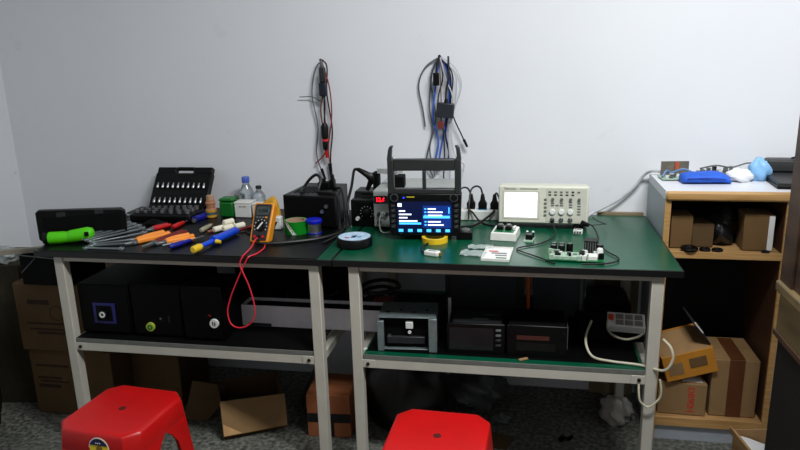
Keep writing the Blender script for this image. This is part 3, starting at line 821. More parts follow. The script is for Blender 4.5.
for x in (.034, .066, .098):
    MB().lathe([(.0115, 0), (.0105, .006), (.008, .008)], (x, -.0042, .062), (90, 0, 0), 20).build('scale_knob', STRIPW, t)
for x in (.034, .066, .098, .128):
    MB().lathe([(.0058, 0), (.0052, .007)], (x, -.0042, .108), (90, 0, 0), 14).build('position_knob', MIDGREY, t)
for x, zs in ((.034, (.086, .094)), (.050, (.086,)), (.066, (.086, .094)), (.098, (.080, .089, .098)), (.128, (.054, .064, .074, .084, .094))):
    for z in zs:
        MB().box((x - .006, -.0058, z - .0026), (x + .006, -.0042, z + .0026)).build('button', BTN, t, bevel=.0008)
for x in (.034, .066, .098):
    q = MB().lathe([(.0085, 0), (.0085, .004), (.006, .0045), (.006, .015)], (x, -.0042, .033), (90, 0, 0), 16).build('input_connector', STEEL, t)
for x in (-.13, .13):
    MB().box((x - .016, -.002, -.004), (x + .016, .03, .017)).build('foot', BLACKM, t, bevel=.002)
    MB().box((x - .016, .09, .0095), (x + .016, .112, .017)).build('foot', BLACKM, t, bevel=.002)
# probe
t = thing('scope_probe', 'black oscilloscope probe and cord looping over the green worktop', 'probe', (0, 0, 0))
MB().tube([(.714, .435, .817), (.716, .42, .815), (.722, .40, .80), (.726, .38, .793), (.71, .31, .789), (.66, .235, .787), (.605, .195, .787), (.592, .165, .787), (.62, .13, .787), (.67, .075, .787), (.71, .022, .787)], .0022, 6, 8).build('cord', CBLACK, t)
MB().cyl((.714, .440, .817), (.714, .426, .8175), .008, .006, 12).build('connector', BLACK, t)
t = thing('scope_probe', 'black probe lead curving round the right end of the circuit board', 'probe', (0, 0, 0))
MB().tube([(.828, .444, .806), (.85, .44, .806), (.862, .41, .80), (.868, .33, .79), (.862, .25, .789), (.880, .17, .788), (.905, .11, .788), (.902, .07, .788), (.86, .035, .788), (.79, .022, .788)], .0026, 6, 8).build('cord', CBLACK, t)
MB().cyl((.820, .444, .812), (.842, .427, .808), .010, .007, 12).build('grip', BLACK, t)
tag(MB().tube([(.815, .435, .806), (.86, .43, .808), (.895, .44, .81), (.91, .48, .80), (.885, .52, .80), (.865, .54, .81)], .0016, 6, 8).build('wire', CBLACK), 'thin dark wire looped beside the oscilloscope corner', 'wire')
t = thing('connector_block', 'small white connector block under the oscilloscope right corner', 'connector', (.804, .400, T), -10)
MB().box((-.016, -.012, 0), (.016, .012, .016)).build('body', CHIPW, t, bevel=.002)
for k in (-.009, 0, .009):
    MB().cyl((k, -.012, .008), (k, -.016, .008), .003, None, 8).build('pin', BOLT, t)
    MB().box((k - .003, -.006, .016), (k + .003, .006, .019)).build('clip', STEEL, t)

# programmer box
t = thing('programmer_box', 'white programmer box with two chip sockets on top', 'programmer', (.548, .330, T), -7)
MB().loft([[(sx * .046, sy * .055, 0) for sx, sy in ((-1, -1), (1, -1), (1, 1), (-1, 1))], [(sx * .043, sy * .052, .028) for sx, sy in ((-1, -1), (1, -1), (1, 1), (-1, 1))]]).build('case', WHITEP, t, bevel=.002)
p = MB().box((-.034, -.040, .028), (.034, .036, .030)).build('circuit_board', PCBG, t)
for x in (-.018, .012):
    s = MB().box((x - .011, -.018, .030), (x + .011, .018, .044)).build('chip_socket', BLACK, t, bevel=.002)
    MB().box((x - .007, -.012, .044), (x + .007, .012, .048)).build('socket_lid', MIDGREY, s, bevel=.001)
MB().box((.028, -.01, .030), (.036, .02, .040)).build('connector', CHIPW, t, bevel=.001)
# chip clip
t = thing('adapter_board', 'small chip adapter board standing left of the large circuit board', 'adapter board', (.632, .300, T), -8)
MB().box((-.016, -.030, 0), (.016, .030, .003)).build('board', PCBW, t)
MB().box((-.012, -.012, .003), (.012, .014, .022)).build('chip_socket', BLACK, t, bevel=.002)
for s in (-.010, .010):
    MB().cyl((s, .020, .003), (s, .020, .024), .004, None, 8).build('post', BOLT, t)
    MB().cyl((s, .020, .024), (s, .020, .028), .005, .003, 8).build('post_cap', CHIPW, t)
# film sheets and white tray
for k, (x, y, r, lab) in enumerate(((.470, .185, 6, 'clear crumpled plastic film nearer the programmer box'), (.452, .110, -4, 'clear crumpled plastic film beside the white card tray'))):
    w, h = ((.085, .045), (.085, .062))[k]
    o = MB().sheet(14, 10, lambda u, v, w=w, h=h: ((u - .5) * w, (v - .5) * h, .003 + .003 * math.sin(17 * u + 5 * v) * math.cos(13 * v - 3 * u)), .0006).build('plastic_film', FILM, loc=(x, y, T + .0015), rot=(0, 0, r), ang=60)
    tag(o, lab, 'plastic film')
t = thing('card_tray', 'shallow white tray holding a white card near the bench edge', 'tray', (.530, .110, T), -4)
tr = MB().box((-.045, -.070, 0), (.045, .070, .003))
for lo, hi in (((-.045, -.07, .003), (.045, -.067, .008)), ((-.045, .067, .003), (.045, .07, .008)), ((-.045, -.067, .003), (-.042, .067, .008)), ((.042, -.067, .003), (.045, .067, .008))): tr.box(lo, hi)
tr.build('tray', WHITEP, t)
MB().box((-.040, -.060, .003), (.040, .060, .0045)).build('card', PAPERW, t)
for k, (x0, x1, y, m) in enumerate(((-.02, .03, .005, MIDGREY), (-.03, .00, .025, RED), (-.005, .032, -.018, BTN), (.0, .034, -.045, PCBG))):
    MB().box((x0, y - .006, .0045), (x1, y + .006, .005)).build('card_print', m, t)

# circuit board with components
t = thing('circuit_board', 'green circuit board with tall black components near the bench edge', 'circuit board', (.775, .112, T), -4)
MB().box((-.090, -.060, .004), (.090, .060, .0065)).build('board', PCBG, t)
for x in (-.083, .083):
    for y in (-.053, .053):
        MB().cyl((x, y, 0), (x, y, .005), .004, None, 8).build('standoff', GOLD, t)
for k in range(5):
    c = MB().lathe([(.0105, 0), (.0105, .026), (.009, .029)], (-.067 + (k % 3) * .025, .032 - (k // 3) * .026, .0065), None, 14).build('capacitor', BLACK, t)
    MB().lathe([(.0085, .0291), (.0085, .0298)], (-.067 + (k % 3) * .025, .032 - (k // 3) * .026, .0065), None, 14).build('capacitor_top', STEEL, c)
hs = MB().box((.028, .010, .0065), (.068, .050, .052)).build('heat_sink', BLACK, t, bevel=.001)
for k in range(5):
    MB().box((.031 + k * .0075, .0085, .012), (.0335 + k * .0075, .010, .048)).build('fin', MIDGREY, hs)
cw = MB().lathe([(.010, 0), (.010, .026), (.008, .029)], (.076, -.010, .0065), None, 14).build('capacitor', CHIPW, t)
MB().lathe([(.012, 0), (.012, .03), (.010, .032)], (.076, .024, .0065), None, 14).build('capacitor', GLOSSB, t)
rnd = random.Random(3)
for k in range(26):
    x = -.082 + rnd.random() * .164; y = -.056 + rnd.random() * .055
    w, h, z = .004 + rnd.random() * .012, .003 + rnd.random() * .008, .012 + rnd.random() * .010
    MB().cbox((x, y, .0065 + z / 2), (w, h, z)).build('component', (CHIPW, PCBW, BLACK, STEEL, CHIPW, PCBW)[k % 6], t)
MB().cbox((.022, -.022, .016), (.016, .030, .020)).build('relay', BLACK, t, bevel=.001)
MB().cbox((-.052, -.038, .019), (.018, .018, .005)).build('chip', BLACKM, t, bevel=.001)
MB().cbox((-.030, -.030, .012), (.095, .052, .011)).build('chip_group', PCBW, t, bevel=.001)
MB().cbox((.050, -.032, .013), (.036, .036, .013)).build('connector', CHIPW, t, bevel=.001)

# grey mains cable running to the cabinet top
tag(MB().tube([(.845, .600, T + .006), (.87, .655, T + .012), (.925, .68, .819), (.98, .69, .850), (1.034, .695, .898), (1.070, .690, .950), (1.10, .655, .968), (1.15, .64, .9575)], .0055, 8, 8).build('mains_cable', CLGREY),
    'light grey cable rising from the oscilloscope to the cabinet top', 'cable')

# ------------------------------------------------------------------ cables hung on the wall
WY = .712
def nail(label, x, z):
    t = thing('nail', label, 'nail', (x, .720, z))
    MB().cyl((0, 0, 0), (0, -.035, .004), .003, None, 8).build('shank', BOLT, t)
    MB().cyl((0, -.034, .004), (0, -.037, .004), .006, None, 10).build('head', BOLT, t)
nail('small nail in the wall holding the left cable bundle', -.211, 1.405)
nail('small nail in the wall holding the right cable bundle', .273, 1.408)
def wire(label, pts, m, r=.003, ends=None, group=None, name='hanging_cable'):
    t = thing(name, label, 'cable', pts[0], group=group)
    b = Vector(pts[0])
    loc = [tuple(Vector(p) - b) for p in pts]
    MB().tube(loc, r, 6, 7).build('cord', m, t)
    for e in ends or []:
        p, q, rr, mm, nm = e
        MB().cyl(tuple(Vector(p) - b), tuple(Vector(q) - b), rr, rr * .75, 10).build(nm, mm, t)
    return t
X0 = -.211
wire('long thin grey cable hanging left in the left wall bundle', [(X0 + .008, .695, 1.410), (X0 - .028, .70, 1.375), (X0 - .050, .702, 1.27), (X0 - .032, .702, 1.14), (X0 - .044, .70, 1.02), (X0 - .018, .70, .93)], CGREY, .0026,
     [((X0 - .026, .70, .962), (X0 - .012, .70, .915), .0065, BLACK, 'plug')])
wire('dark cable ending in the longest black plug, left wall bundle', [(X0 + .004, .692, 1.410), (X0 + .022, .695, 1.38), (X0 + .016, .696, 1.27), (X0 + .030, .70, 1.13), (X0 + .018, .70, 1.03), (X0 + .014, .70, .96)], CBLACK, .003,
     [((X0 + .012, .70, .985), (X0 + .016, .70, .925), .008, BLACK, 'plug')])
wire('red wire hanging with a red and black clip in left wall bundle', [(X0, .688, 1.411), (X0 + .012, .69, 1.33), (X0 + .002, .69, 1.20), (X0 + .010, .69, 1.10), (X0 - .004, .69, 1.03), (X0 - .05, .70, .985)], mat('cable_red', (150, 50, 56), .5), .003,
     [((X0 + .002, .690, 1.058), (X0 + .004, .690, 1.01), .008, RED, 'clip')])
wire('second red wire at the right side of left wall bundle', [(X0 + .003, .684, 1.411), (X0 + .03, .688, 1.30), (X0 + .033, .69, 1.18), (X0 + .012, .69, 1.06), (X0 + .014, .69, .99)], mat('cable_red', (150, 50, 56), .5), .0026)
wire('brown tan wire in the middle of left wall bundle', [(X0 + .001, .680, 1.411), (X0 + .016, .684, 1.33), (X0 - .010, .686, 1.22), (X0 - .006, .688, 1.13)], CBROWN, .003)
t = thing('cigarette_plug', 'black car lighter plug in the middle of left wall bundle', 'plug', (X0 + .002, .683, 1.045))
MB().lathe([(.009, 0), (.012, .01), (.012, .035), (.009, .045), (.015, .05), (.016, .095), (.010, .11)], seg=14).build('body', BLACK, t)
MB().lathe([(.0125, .036), (.0125, .044)], seg=14).build('ring', PINKRED, t)
MB().tube([(0, 0, .105), (.006, 0, .2), (-.002, .003, .30), (0, 0, .368)], .004).build('cord', CBLACK, t)
t = thing('fuse_holder', 'dark plug block at the top of left wall bundle', 'plug', (X0 + .006, .680, 1.265))
MB().box((-.016, -.012, 0), (.016, .012, .055)).build('body', mat('navy_plastic', (34, 40, 58), .45), t, bevel=.005)
MB().box((-.012, -.010, .055), (.012, .010, .115)).build('sleeve', DKGREY, t, bevel=.004)
MB().tube([(0, 0, .112), (-.002, 0, .135), (-.006, .006, .146)], .005).build('cord', CGREY, t)
wire('short grey wire sticking out left from left wall bundle', [(X0 - .01, .70, 1.24), (X0 - .05, .70, 1.262), (X0 - .105, .703, 1.262)], CGREY, .0018)
X1 = .273
B = [
 ('grey cable bowing widest left, right wall bundle', [(0, 1.411), (-.06, 1.37), (-.088, 1.30), (-.072, 1.20), (-.064, 1.135)], CGREY, .003),
 ('thin pale wire arching far right, right wall bundle', [(.004, 1.411), (.06, 1.365), (.085, 1.30), (.06, 1.22)], CLGREY, .0016),
 ('long grey cable down the left side, right wall bundle', [(-.002, 1.412), (-.03, 1.36), (-.045, 1.22), (-.034, 1.12), (-.060, 1.0), (-.035, .93), (-.036, .90)], CGREY, .0032),
 ('grey cable inner left, ending behind the radio frame, right wall bundle', [(-.002, 1.412), (-.038, 1.33), (-.020, 1.17), (-.046, 1.05), (-.030, .955), (-.026, .93)], CGREY, .0032),
 ('bright blue cable on the left, right wall bundle', [(0, 1.412), (-.018, 1.30), (-.030, 1.17), (-.010, 1.08), (-.022, 1.0), (-.012, .975)], CBLUE, .004),
 ('second blue cable twisting right, right wall bundle', [(.002, 1.412), (.034, 1.33), (.030, 1.22), (.010, 1.10), (-.006, 1.0), (.004, .975)], CBLUE, .0035),
 ('navy blue cable on the right, right wall bundle', [(.002, 1.412), (.040, 1.34), (.036, 1.22), (.020, 1.11), (.034, 1.03), (.024, .985)], CNAVY, .004),
 ('grey cable ending in a small black plug out to the right', [(.003, 1.412), (.050, 1.34), (.042, 1.23), (.055, 1.17), (.082, 1.11), (.098, 1.075)], CBLACK, .0028),
 ('light grey cable bowing right, right wall bundle', [(.002, 1.412), (.062, 1.34), (.062, 1.24), (.045, 1.15), (.050, 1.05), (.072, 1.0), (.094, .985), (.092, .955)], CLGREY, .0026),
 ('dark cable down the centre, right wall bundle', [(0, 1.412), (.012, 1.33), (-.008, 1.24), (.012, 1.12), (.016, 1.0), (.012, .93), (.024, .885)], CBLACK, .0028),
 ('long pale grey cable hanging lowest right, right wall bundle', [(.001, 1.412), (.022, 1.33), (.052, 1.24), (.034, 1.10), (.040, .98), (.035, .88)], CLGREY, .003),
]
for i, (lab, pts, m, r) in enumerate(B):
    yy = .708 - .0022 * i
    ends = None
    if 'small black plug' in lab: ends = [((X1 + .094, yy, 1.085), (X1 + .108, yy, 1.055), .006, BLACK, 'plug')]
    if 'centre' in lab: ends = [((X1 + .02, yy, .905), (X1 + .026, yy, .87), .006, BLACK, 'plug')]
    if 'bright blue' in lab: ends = [((X1 - .018, yy, 1.005), (X1 - .010, yy, .96), .008, CBLUE, 'plug')]
    wire(lab, [(X1 + x, yy, z) for x, z in pts], m, r, ends)
t = thing('power_adapter', 'dark grey square adapter hanging in right wall bundle', 'adapter', (X1 + .020, .668, 1.175), rot=(0, 6, 0))
MB().box((-.035, -.012, 0), (.035, .014, .058)).build('body', mat('slate_plastic', (50, 56, 64), .45), t, bevel=.004)
MB().tube([(0, 0, .056), (-.004, .004, .10), (.0, .01, .16), (-.01, .016, .237)], .004).build('cord', CBLACK, t)
MB().cyl((0, 0, .056), (0, 0, .075), .009, .006).build('strain_relief', BLACK, t)
t = thing('wire_connector', 'small dark red connector below the hanging square adapter', 'connector', (X1 + .004, .676, 1.130))
MB().box((-.012, -.006, 0), (.012, .006, .03)).build('body', mat('rust_red', (130, 62, 54), .5), t, bevel=.002)
MB().tube([(0, 0, .03), (.002, .004, .09), (-.004, .008, .28)], .0022).build('cord', CBROWN, t)
t = thing('inline_connector', 'black inline connector near the top of right wall bundle', 'connector', (X1 - .012, .672, 1.30))
MB().box((-.012, -.008, 0), (.012, .008, .05)).build('body', BLACK, t, bevel=.003)
MB().tube([(0, 0, .05), (.003, .005, .08), (.012, .012, .112)], .004).build('cord', CBLACK, t)

# ------------------------------------------------------------------ shelf of the left bench
def deck(label, x0, x1, y0, y1, h, extra):
    t = thing('audio_unit', label, 'audio unit', ((x0 + x1) / 2, y0, SH))
    w = (x1 - x0) / 2
    MB().box((-w, 0, .006), (w, y1 - y0, h)).build('housing', SPK, t, bevel=.004)
    MB().box((-w + .006, -.003, .012), (w - .006, 0, h - .006)).build('front_panel', SPK, t, bevel=.001)
    for x in (-w + .02, w - .02):
        for y in (.02, y1 - y0 - .02):
            MB().cyl((x, y, 0), (x, y, .007), .010, None, 10).build('foot', SPK, t)
    extra(t)
def ex1(t):
    MB().box((-.045, -.006, .045), (.045, -.003, .125)).build('blue_trim', BLUERING, t, bevel=.006)
    MB().box((-.032, -.007, .055), (.032, -.006, .115)).build('trim_inset', BLACKM, t, bevel=.004)
    k = MB().lathe([(.018, 0), (.017, .012)], (.0, -.007, .085), (90, 0, 0), 18).build('knob', BLACK, t)
    MB().ring(.0115, .006, .002, (0, -.019, .085), (90, 0, 0), 18).build('knob_ring', STRIPW, k)
deck('black speaker box with a blue-trimmed knob on the left bench shelf', -.995, -.790, .060, .36, .195, ex1)
def ex2(t):
    MB().lathe([(.017, 0), (.016, .008)], (-.028, -.003, .042), (90, 0, 0), 18).build('round_badge', LIMEC, t)
    MB().ring(.010, .005, .002, (-.028, -.011, .042), (90, 0, 0), 16).build('badge_ring', GREENBOX, t)
    MB().box((.01, -.004, .07), (.016, -.003, .077)).build('light', MIDGREY, t)
    MB().box((.045, -.004, .06), (.048, -.003, .085)).build('slot', DKGREY, t)
deck('black speaker box with a round yellow-green badge on the left shelf', -.784, -.585, .060, .36, .205, ex2)
deck('black speaker box with a round white badge beside the white carton', -.578, -.425, .050, .205, .205, lambda t: (
    MB().lathe([(.017, 0), (.016, .008)], (.045, -.003, .072), (90, 0, 0), 18).build('round_badge', STRIPW, t),
    MB().box((.039, -.012, .066), (.043, -.011, .080)).build('badge_mark', DKGREY, t),
    MB().box((.047, -.012, .064), (.051, -.011, .078)).build('badge_mark', DKGREY, t),
    MB().cbox((.028, -.004, .100), (.012, .002, .004), (0, 40, 0)).build('red_mark', DKRED, t)))
t = thing('long_carton', 'long white cardboard carton bridging the two lower shelves', 'carton', (-.155, .205, SH), 0)
cb = MB()
cb.box((-.270, 0, 0), (.270, .003, .082)); cb.box((-.270, .082, 0), (.270, .085, .082)); cb.box((-.270, .003, 0), (-.267, .082, .082)); cb.box((.267, .003, 0), (.270, .082, .082)); cb.box((-.267, .003, 0), (.267, .082, .003))
cb.build('carton_body', CARTONW, t)
MB().box((-.264, .005, .003), (.264, .080, .072)).build('dark_contents', BLACKM, t, bevel=.004)
MB().box((-.245, -.0012, .001), (-.155, 0, .012)).build('dark_notch', DKGREY, t)
t = thing('equipment_case', 'large black case added to darken the back of the left bench shelf', 'case', (-.325, .47, SH))  # case added in front of the wall so the shelf back reads dark
MB().box((-.24, 0, 0), (.23, .14, .27)).build('body', SPK, t, bevel=.006)
MB().box((-.05, -.012, .20), (.05, 0, .225)).build('handle', BLACKM, t, bevel=.003)
tag(MB().box((.095, .046, SH), (.985, .62, SH + .001)).build('shelf_shade_sheet', SPK), 'thin black sheet added to darken the right lower shelf behind its green edge', 'mat')  # black sheet added for the darkness on the shelf under the right worktop
for k, (x0, x1, lab) in enumerate(((-.30, -.12, 'dark cable coil heaped behind the white carton at left'), (-.02, .12, 'grey cable coil heaped behind the white carton between the legs'))):
    m = MB()
    rr = random.Random(k)
    for j in range(4):
        cx, cy = (x0 + x1) / 2 + rr.uniform(-.02, .02), .375 + .065 * k + rr.uniform(-.02, .02)
        m.tube([(cx + (x1 - x0) / 2 * math.cos(q * PI / 4) * (.8 + .1 * j), cy + .07 * math.sin(q * PI / 4), SH + .012 + .024 * j + .006 * math.sin(q)) for q in range(10)], .008, 6)
    tag(m.build('cable_coil', (CBLACK, DKGREY)[k]), lab, 'cable')
tag(MB().box((.060, .31, SH), (.13, .36, SH + .085)).build('red_packet', DKRED, bevel=.004), 'dark red packet behind the right end of the white carton', 'packet')

# ------------------------------------------------------------------ shelf of the right bench
t = thing('radio_chassis', 'bare grey steel radio chassis at left of the right shelf', 'radio', (.232, .055, SH), 4)
c = MB()
c.box((-.098, .012, .0), (-.095, .155, .118)); c.box((.095, .012, .0), (.098, .155, .118)); c.box((-.098, .012, .116), (.098, .155, .119)); c.box((-.095, .150, 0), (.095, .154, .117)); c.box((-.095, .014, .0), (.095, .15, .003))
c.build('casing', GALV, t, bevel=.001)
MB().box((-.094, .035, .003), (.094, .145, .105)).build('mechanism', BLACKM, t)
for lo, hi in (((-.100, 0, .0), (-.078, .015, .108)), ((.074, -.004, -.0), (.102, .015, .120))):
    MB().box(lo, hi).build('side_bracket', GALV, t, bevel=.002)
MB().box((-.005, .018, .075), (.020, .034, .100)).build('white_clip', STRIPW, t, bevel=.002)
MB().cyl((.008, .026, .062), (.008, .020, .062), .006, None, 8).build('screw', STRIPW, t)
MB().cyl((-.062, .030, .045), (-.062, .020, .045), .007, None, 8).build('screw', STEEL, t)
MB().box((-.07, .02, .02), (.06, .034, .045)).build('disc_loader', DKGREY, t, bevel=.002)
for k in range(4):
    MB().cyl((-.07 + k * .045, .06 + .02 * (k % 2), .119), (-.07 + k * .045, .06 + .02 * (k % 2), .1205), .006, None, 10).build('screw', DKGREY, t)
for k in range(3):
    MB().box((.0985, .04 + k * .035, .03), (.0995, .055 + k * .035, .09)).build('side_slot', DKGREY, t)
tag(MB().cbox((.088, .045, SH + .006), (.016, .006, .004), (0, -20, 30)).build('metal_scrap', STRIPW), 'tiny white scrap on the right shelf beside the leg', 'scrap')
tag(MB().cbox((.620, .040, SH + .004), (.030, .012, .003), (0, -4, 25)).build('paper_scrap', CARD_L), 'small tan paper scrap on the right shelf edge', 'scrap')
t = thing('car_radio', 'black car radio with dark screen and four side buttons on shelf', 'car radio', (.462, .075, SH), 2)
MB().box((-.090, 0, .004), (.092, .125, .103)).build('housing', BLACK, t, bevel=.004)
MB().box((-.095, -.006, .0), (.097, .004, .107)).build('front_bezel', BLACK, t, bevel=.003)
MB().box((-.087, -.0075, .014), (.058, -.006, .092)).build('screen', mat('dull_screen', (44, 46, 48), .25), t)
for k in range(4):
    MB().box((.066, -.0085, .028 + k * .018), (.084, -.006, .036 + k * .018)).build('button', MIDGREY if k > 1 else DKGREY, t, bevel=.001)
MB().box((-.075, .01, .103), (.085, .120, .1045)).build('top_plate', DKGREY, t)
MB().box((-.01, .04, .1045), (.04, .052, .1052)).build('top_label', BTN, t)
MB().box((.03, .08, .1045), (.075, .088, .1052)).build('top_label', MIDGREY, t)
t = thing('car_radio', 'black car radio with a reddish slot right of the dark screen radio', 'car radio', (.662, .075, SH), 0)
MB().box((-.092, 0, .004), (.092, .15, .108)).build('housing', BLACKM, t, bevel=.004)
MB().box((-.097, -.006, .0), (.097, .004, .110)).build('front_bezel', BLACK, t, bevel=.003)
MB().box((-.065, -.0075, .060), (.040, -.006, .074)).build('disc_slot', mat('slot_brown', (90, 52, 44), .4), t)
MB().box((-.065, -.0075, .020), (.06, -.006, .050)).build('panel', GLOSSB, t)
for x in (-.083, .083):
    MB().cyl((x, -.006, .085), (x, -.014, .085), .009, .008, 14).build('knob', BLACK, t)
MB().box((.0975, .0, .03), (.099, .12, .105)).build('side_plate', MIDGREY, t)
tag(MB().prism([(-.004, 0), (.016, 0), (.022, .10), (.010, .125)], 0, .01, rot=(90, 0, 90)).build('metal_plate', STRIPW, loc=(.350, .245, SH), rot=(0, 0, 0)), 'pale upright metal plate between chassis and dark screen radio', 'plate')
t = thing('tall_board', 'tall dark brown panel standing behind the dark screen radio', 'panel', (.47, .42, SH))
MB().box((-.15, 0, 0), (.15, .02, .29)).build('panel', DKPANEL, t, bevel=.003)
MB().box((-.13, -.004, .03), (.12, 0, .27)).build('inset', GRPANEL, t, bevel=.002)
t = thing('tall_board', 'tall slate grey panel standing right of the orange rod', 'panel', (.745, .43, SH))
MB().box((-.095, 0, 0), (.095, .02, .29)).build('panel', GRPANEL, t, bevel=.003)
MB().box((.078, -.006, 0), (.086, 0, .29)).build('edge_strip', MIDGREY, t)
tag(MB().cyl((.634, .435, SH), (.630, .435, .740), .007, None, 10).build('orange_rod', CORANGE), 'thin orange rod standing between the two tall panels', 'rod')
t = thing('equipment_case', 'low black case at the back right of the right shelf', 'case', (.935, .44, SH), 0)
MB().prism([(-.075, 0), (.075, 0), (.075, .05), (.062, .068), (-.070, .068), (-.075, .06)], 0, .16, rot=(90, 0, 0)).build('body', BLACK, t, loc=(0, .16, 0), bevel=.004)
MB().box((-.05, -.003, .02), (.05, 0, .045)).build('front_inset', BLACKM, t)
t = thing('shelf_crate', 'black shallow case lying under the multi-socket strip', 'case', (.900, .225, SH), 0)
MB().box((-.095, 0, 0), (.125, .17, .042)).build('body', BLACKM, t, bevel=.006)
# multi socket strip
t = thing('extension_socket', 'pale extension socket with six dark cells and a red switch', 'power strip', (.965, .250, SH + .042), -5, rot=(12, 0, -6))
MB().box((-.062, -.03, 0), (.062, .055, .026)).build('body', STRIPW, t, bevel=.003)
for i in range(3):
    for j in range(2):
        MB().box((-.034 + i * .031, -.022 + j * .036, .026), (-.008 + i * .031, .008 + j * .036, .0275)).build('socket_cell', mat('cell_grey', (146, 142, 136), .5), t, bevel=.001)
MB().box((-.058, .0, .026), (-.040, .035, .031)).build('switch', mat('switch_red', (226, 90, 60), .4), t, bevel=.002)
tag(MB().tube([(.905, .245, .52), (.90, .20, .505), (.915, .155, .500), (.95, .135, .498), (.985, .14, .505), (1.005, .155, .512)], .004, 8, 8).build('extension_cable', CWHITE), 'white cable coming off the extension socket in a short loop', 'cable')
tag(MB().tube([(.850, .25, .51), (.826, .16, .497), (.825, .11, .475), (.845, .075, .456), (.90, .055, .454), (.985, .040, .454), (1.045, -.006, .462), (1.068, -.01, .50), (1.063, .0, .535), (1.045, .03, .55)], .0042, 8, 8).build('extension_cable', CWHITE), 'long white cable curving along the right shelf around the bench leg', 'cable')
tag(MB().tube([(.978, .008, .405), (.978, -.002, .38), (.982, -.006, .355), (.995, -.006, .34), (1.008, -.006, .335), (1.022, -.008, .345), (1.040, -.008, .37), (1.042, -.008, .40), (1.037, -.004, .43)], .0034, 8, 8).build('cable_loop', CWHITE), 'white cable loop hanging below the right shelf behind the leg', 'cable')

# ------------------------------------------------------------------ floor under the benches
def carton(name, label, loc, rz, sx, sy, sz, m, tape=None, tapem=None, flaps=True, group=None, openbox=False, inner=None):
    t = thing(name, label, 'box', loc, rz, group)
    if not openbox:
        MB().box((-sx / 2, 0, 0), (sx / 2, sy, sz)).build('box_body', m, t, bevel=.003)
        if flaps:
            MB().box((-sx / 2 + .004, .003, sz), (sx / 2 - .004, sy / 2 - .002, sz + .003)).build('flap', m, t)
            MB().box((-sx / 2 + .004, sy / 2 + .002, sz), (sx / 2 - .004, sy - .003, sz + .003)).build('flap', m, t)
    else:
        b = MB(); w = .004
        b.box((-sx / 2, 0, 0), (sx / 2, sy, w)); b.box((-sx / 2, 0, w), (sx / 2, w, sz)); b.box((-sx / 2, sy - w, w), (sx / 2, sy, sz))
        b.box((-sx / 2, w, w), (-sx / 2 + w, sy - w, sz)); b.box((sx / 2 - w, w, w), (sx / 2, sy - w, sz))
        b.build('box_body', m, t)
    return t
# stacked cartons at the left end
t = carton('cardboard_box', 'brown carton with dark print, bottom of the stack left of the bench', (-1.20, .215, 0), 0, .37, .30, .292, CARD_D, flaps=False)
for k, (x0, x1, z) in enumerate(((-.16, -.05, .16), (-.15, -.02, .145), (-.16, -.01, .215))):
    MB().box((x0, -.001, z), (x1, 0, z + .009)).build('print_line', INKB, t)
MB().box((-.16, -.001, .12), (-.06, 0, .135)).build('print_line', INKB, t)
t = carton('cardboard_box', 'brown carton with dark print, upper of the stack left of the bench', (-1.215, .205, .292), 1, .36, .30, .285, CARD_D, flaps=True)
for x0, x1, z, h in ((-.125, -.03, .20, .02), (-.14, .03, .115, .008), (-.13, .03, .09, .008), (-.10, .02, .072, .012)):
    MB().box((x0, -.001, z), (x1, 0, z + h)).build('print_line', INKB, t)
MB().ring(.032, .029, .001, (.0, 0, .165), (90, 0, 0)).build('print_ring', INKB, t)
t = thing('plastic_crate', 'black open crate with a wire rim on top of the carton stack', 'crate', (-1.245, .19, .581), 0)
cr = MB()
cr.box((-.085, 0, 0), (.13, .22, .004)); cr.box((-.085, 0, .004), (.13, .004, .12)); cr.box((-.085, .216, .004), (.13, .22, .12)); cr.box((-.085, .004, .004), (-.081, .216, .12)); cr.box((.126, .004, .004), (.13, .216, .12))
cr.build('crate_body', BLACKM, t)
MB().tube([(-.09, -.004, .122), (.0, -.004, .116), (.135, -.004, .108)], .0025).build('rim_wire', MIDGREY, t)
MB().tube([(.125, -.004, .11), (.105, -.005, .06), (.10, -.005, .01)], .003).build('rim_wire', MIDGREY, t)
MB().tube([(-.08, -.006, .05), (-.04, -.006, .085), (-.01, -.006, .112)], .002).build('rim_wire', MIDGREY, t)
tag(MB().box((-.17, -.012, 0), (.13, .012, .018)).build('wooden_stick', mat('grey_white_wood', (170, 164, 150), .7), loc=(-1.26, .235, .706), rot=(0, -4, 8)), 'pale wooden stick lying across the black crate', 'stick')
t = carton('cardboard_box', 'olive brown carton in the dark far left corner', (-1.55, .27, 0), 8, .24, .28, .62, OLIVE)
def blob(name, m, c, s, seed, rough=.18, u=24, v=14, lev=0, dent=9.0):
    b = MB()
    b.sphere((0, 0, 0), 1.0, u=u, v=v)
    rr = random.Random(seed)
    ph = [rr.uniform(0, 6) for _ in range(9)]
    for vv in b.bm.verts:
        p = vv.co.copy()
        n = math.sin(p.x * 4.1 + ph[0]) * math.cos(p.y * 3.7 + ph[1]) + math.sin(p.z * dent * .6 + ph[2] + p.x * 5) * .6 + .5 * math.sin(p.x * dent + p.y * dent * .8 + ph[3]) * math.cos(p.z * dent + ph[4])
        k = 1 + rough * n * .5
        q = p * k
        if q.z < -.75: q.z = -.75
        vv.co = (q.x * s[0], q.y * s[1], (q.z + .75) * s[2])
    o = b.build(name, m, loc=c, ang=50)
    return o
tag(blob('plastic_bag', mat('clear_bag', (176, 182, 180), .25, alpha=.8, var=.3, scale=40), (-1.52, .33, .623), (.05, .05, .035), 4, .5), 'crumpled clear plastic bag on the olive carton by the left wall', 'plastic bag')
tag(blob('bin_bag', BINBAG, (-1.56, .02, 0), (.13, .16, .30), 9, .2), 'tall black bag slumped at the far left edge', 'bag')
t = carton('cardboard_box', 'brown carton in the shade behind the left stool', (-.90, .34, 0), 0, .22, .25, .27, CARD_D)
t = thing('cardboard_sheet', 'dull brown cardboard flap sheet leaning right of the left stool', 'cardboard', (-.672, .25, 0), 0, rot=(0, 16, 20))
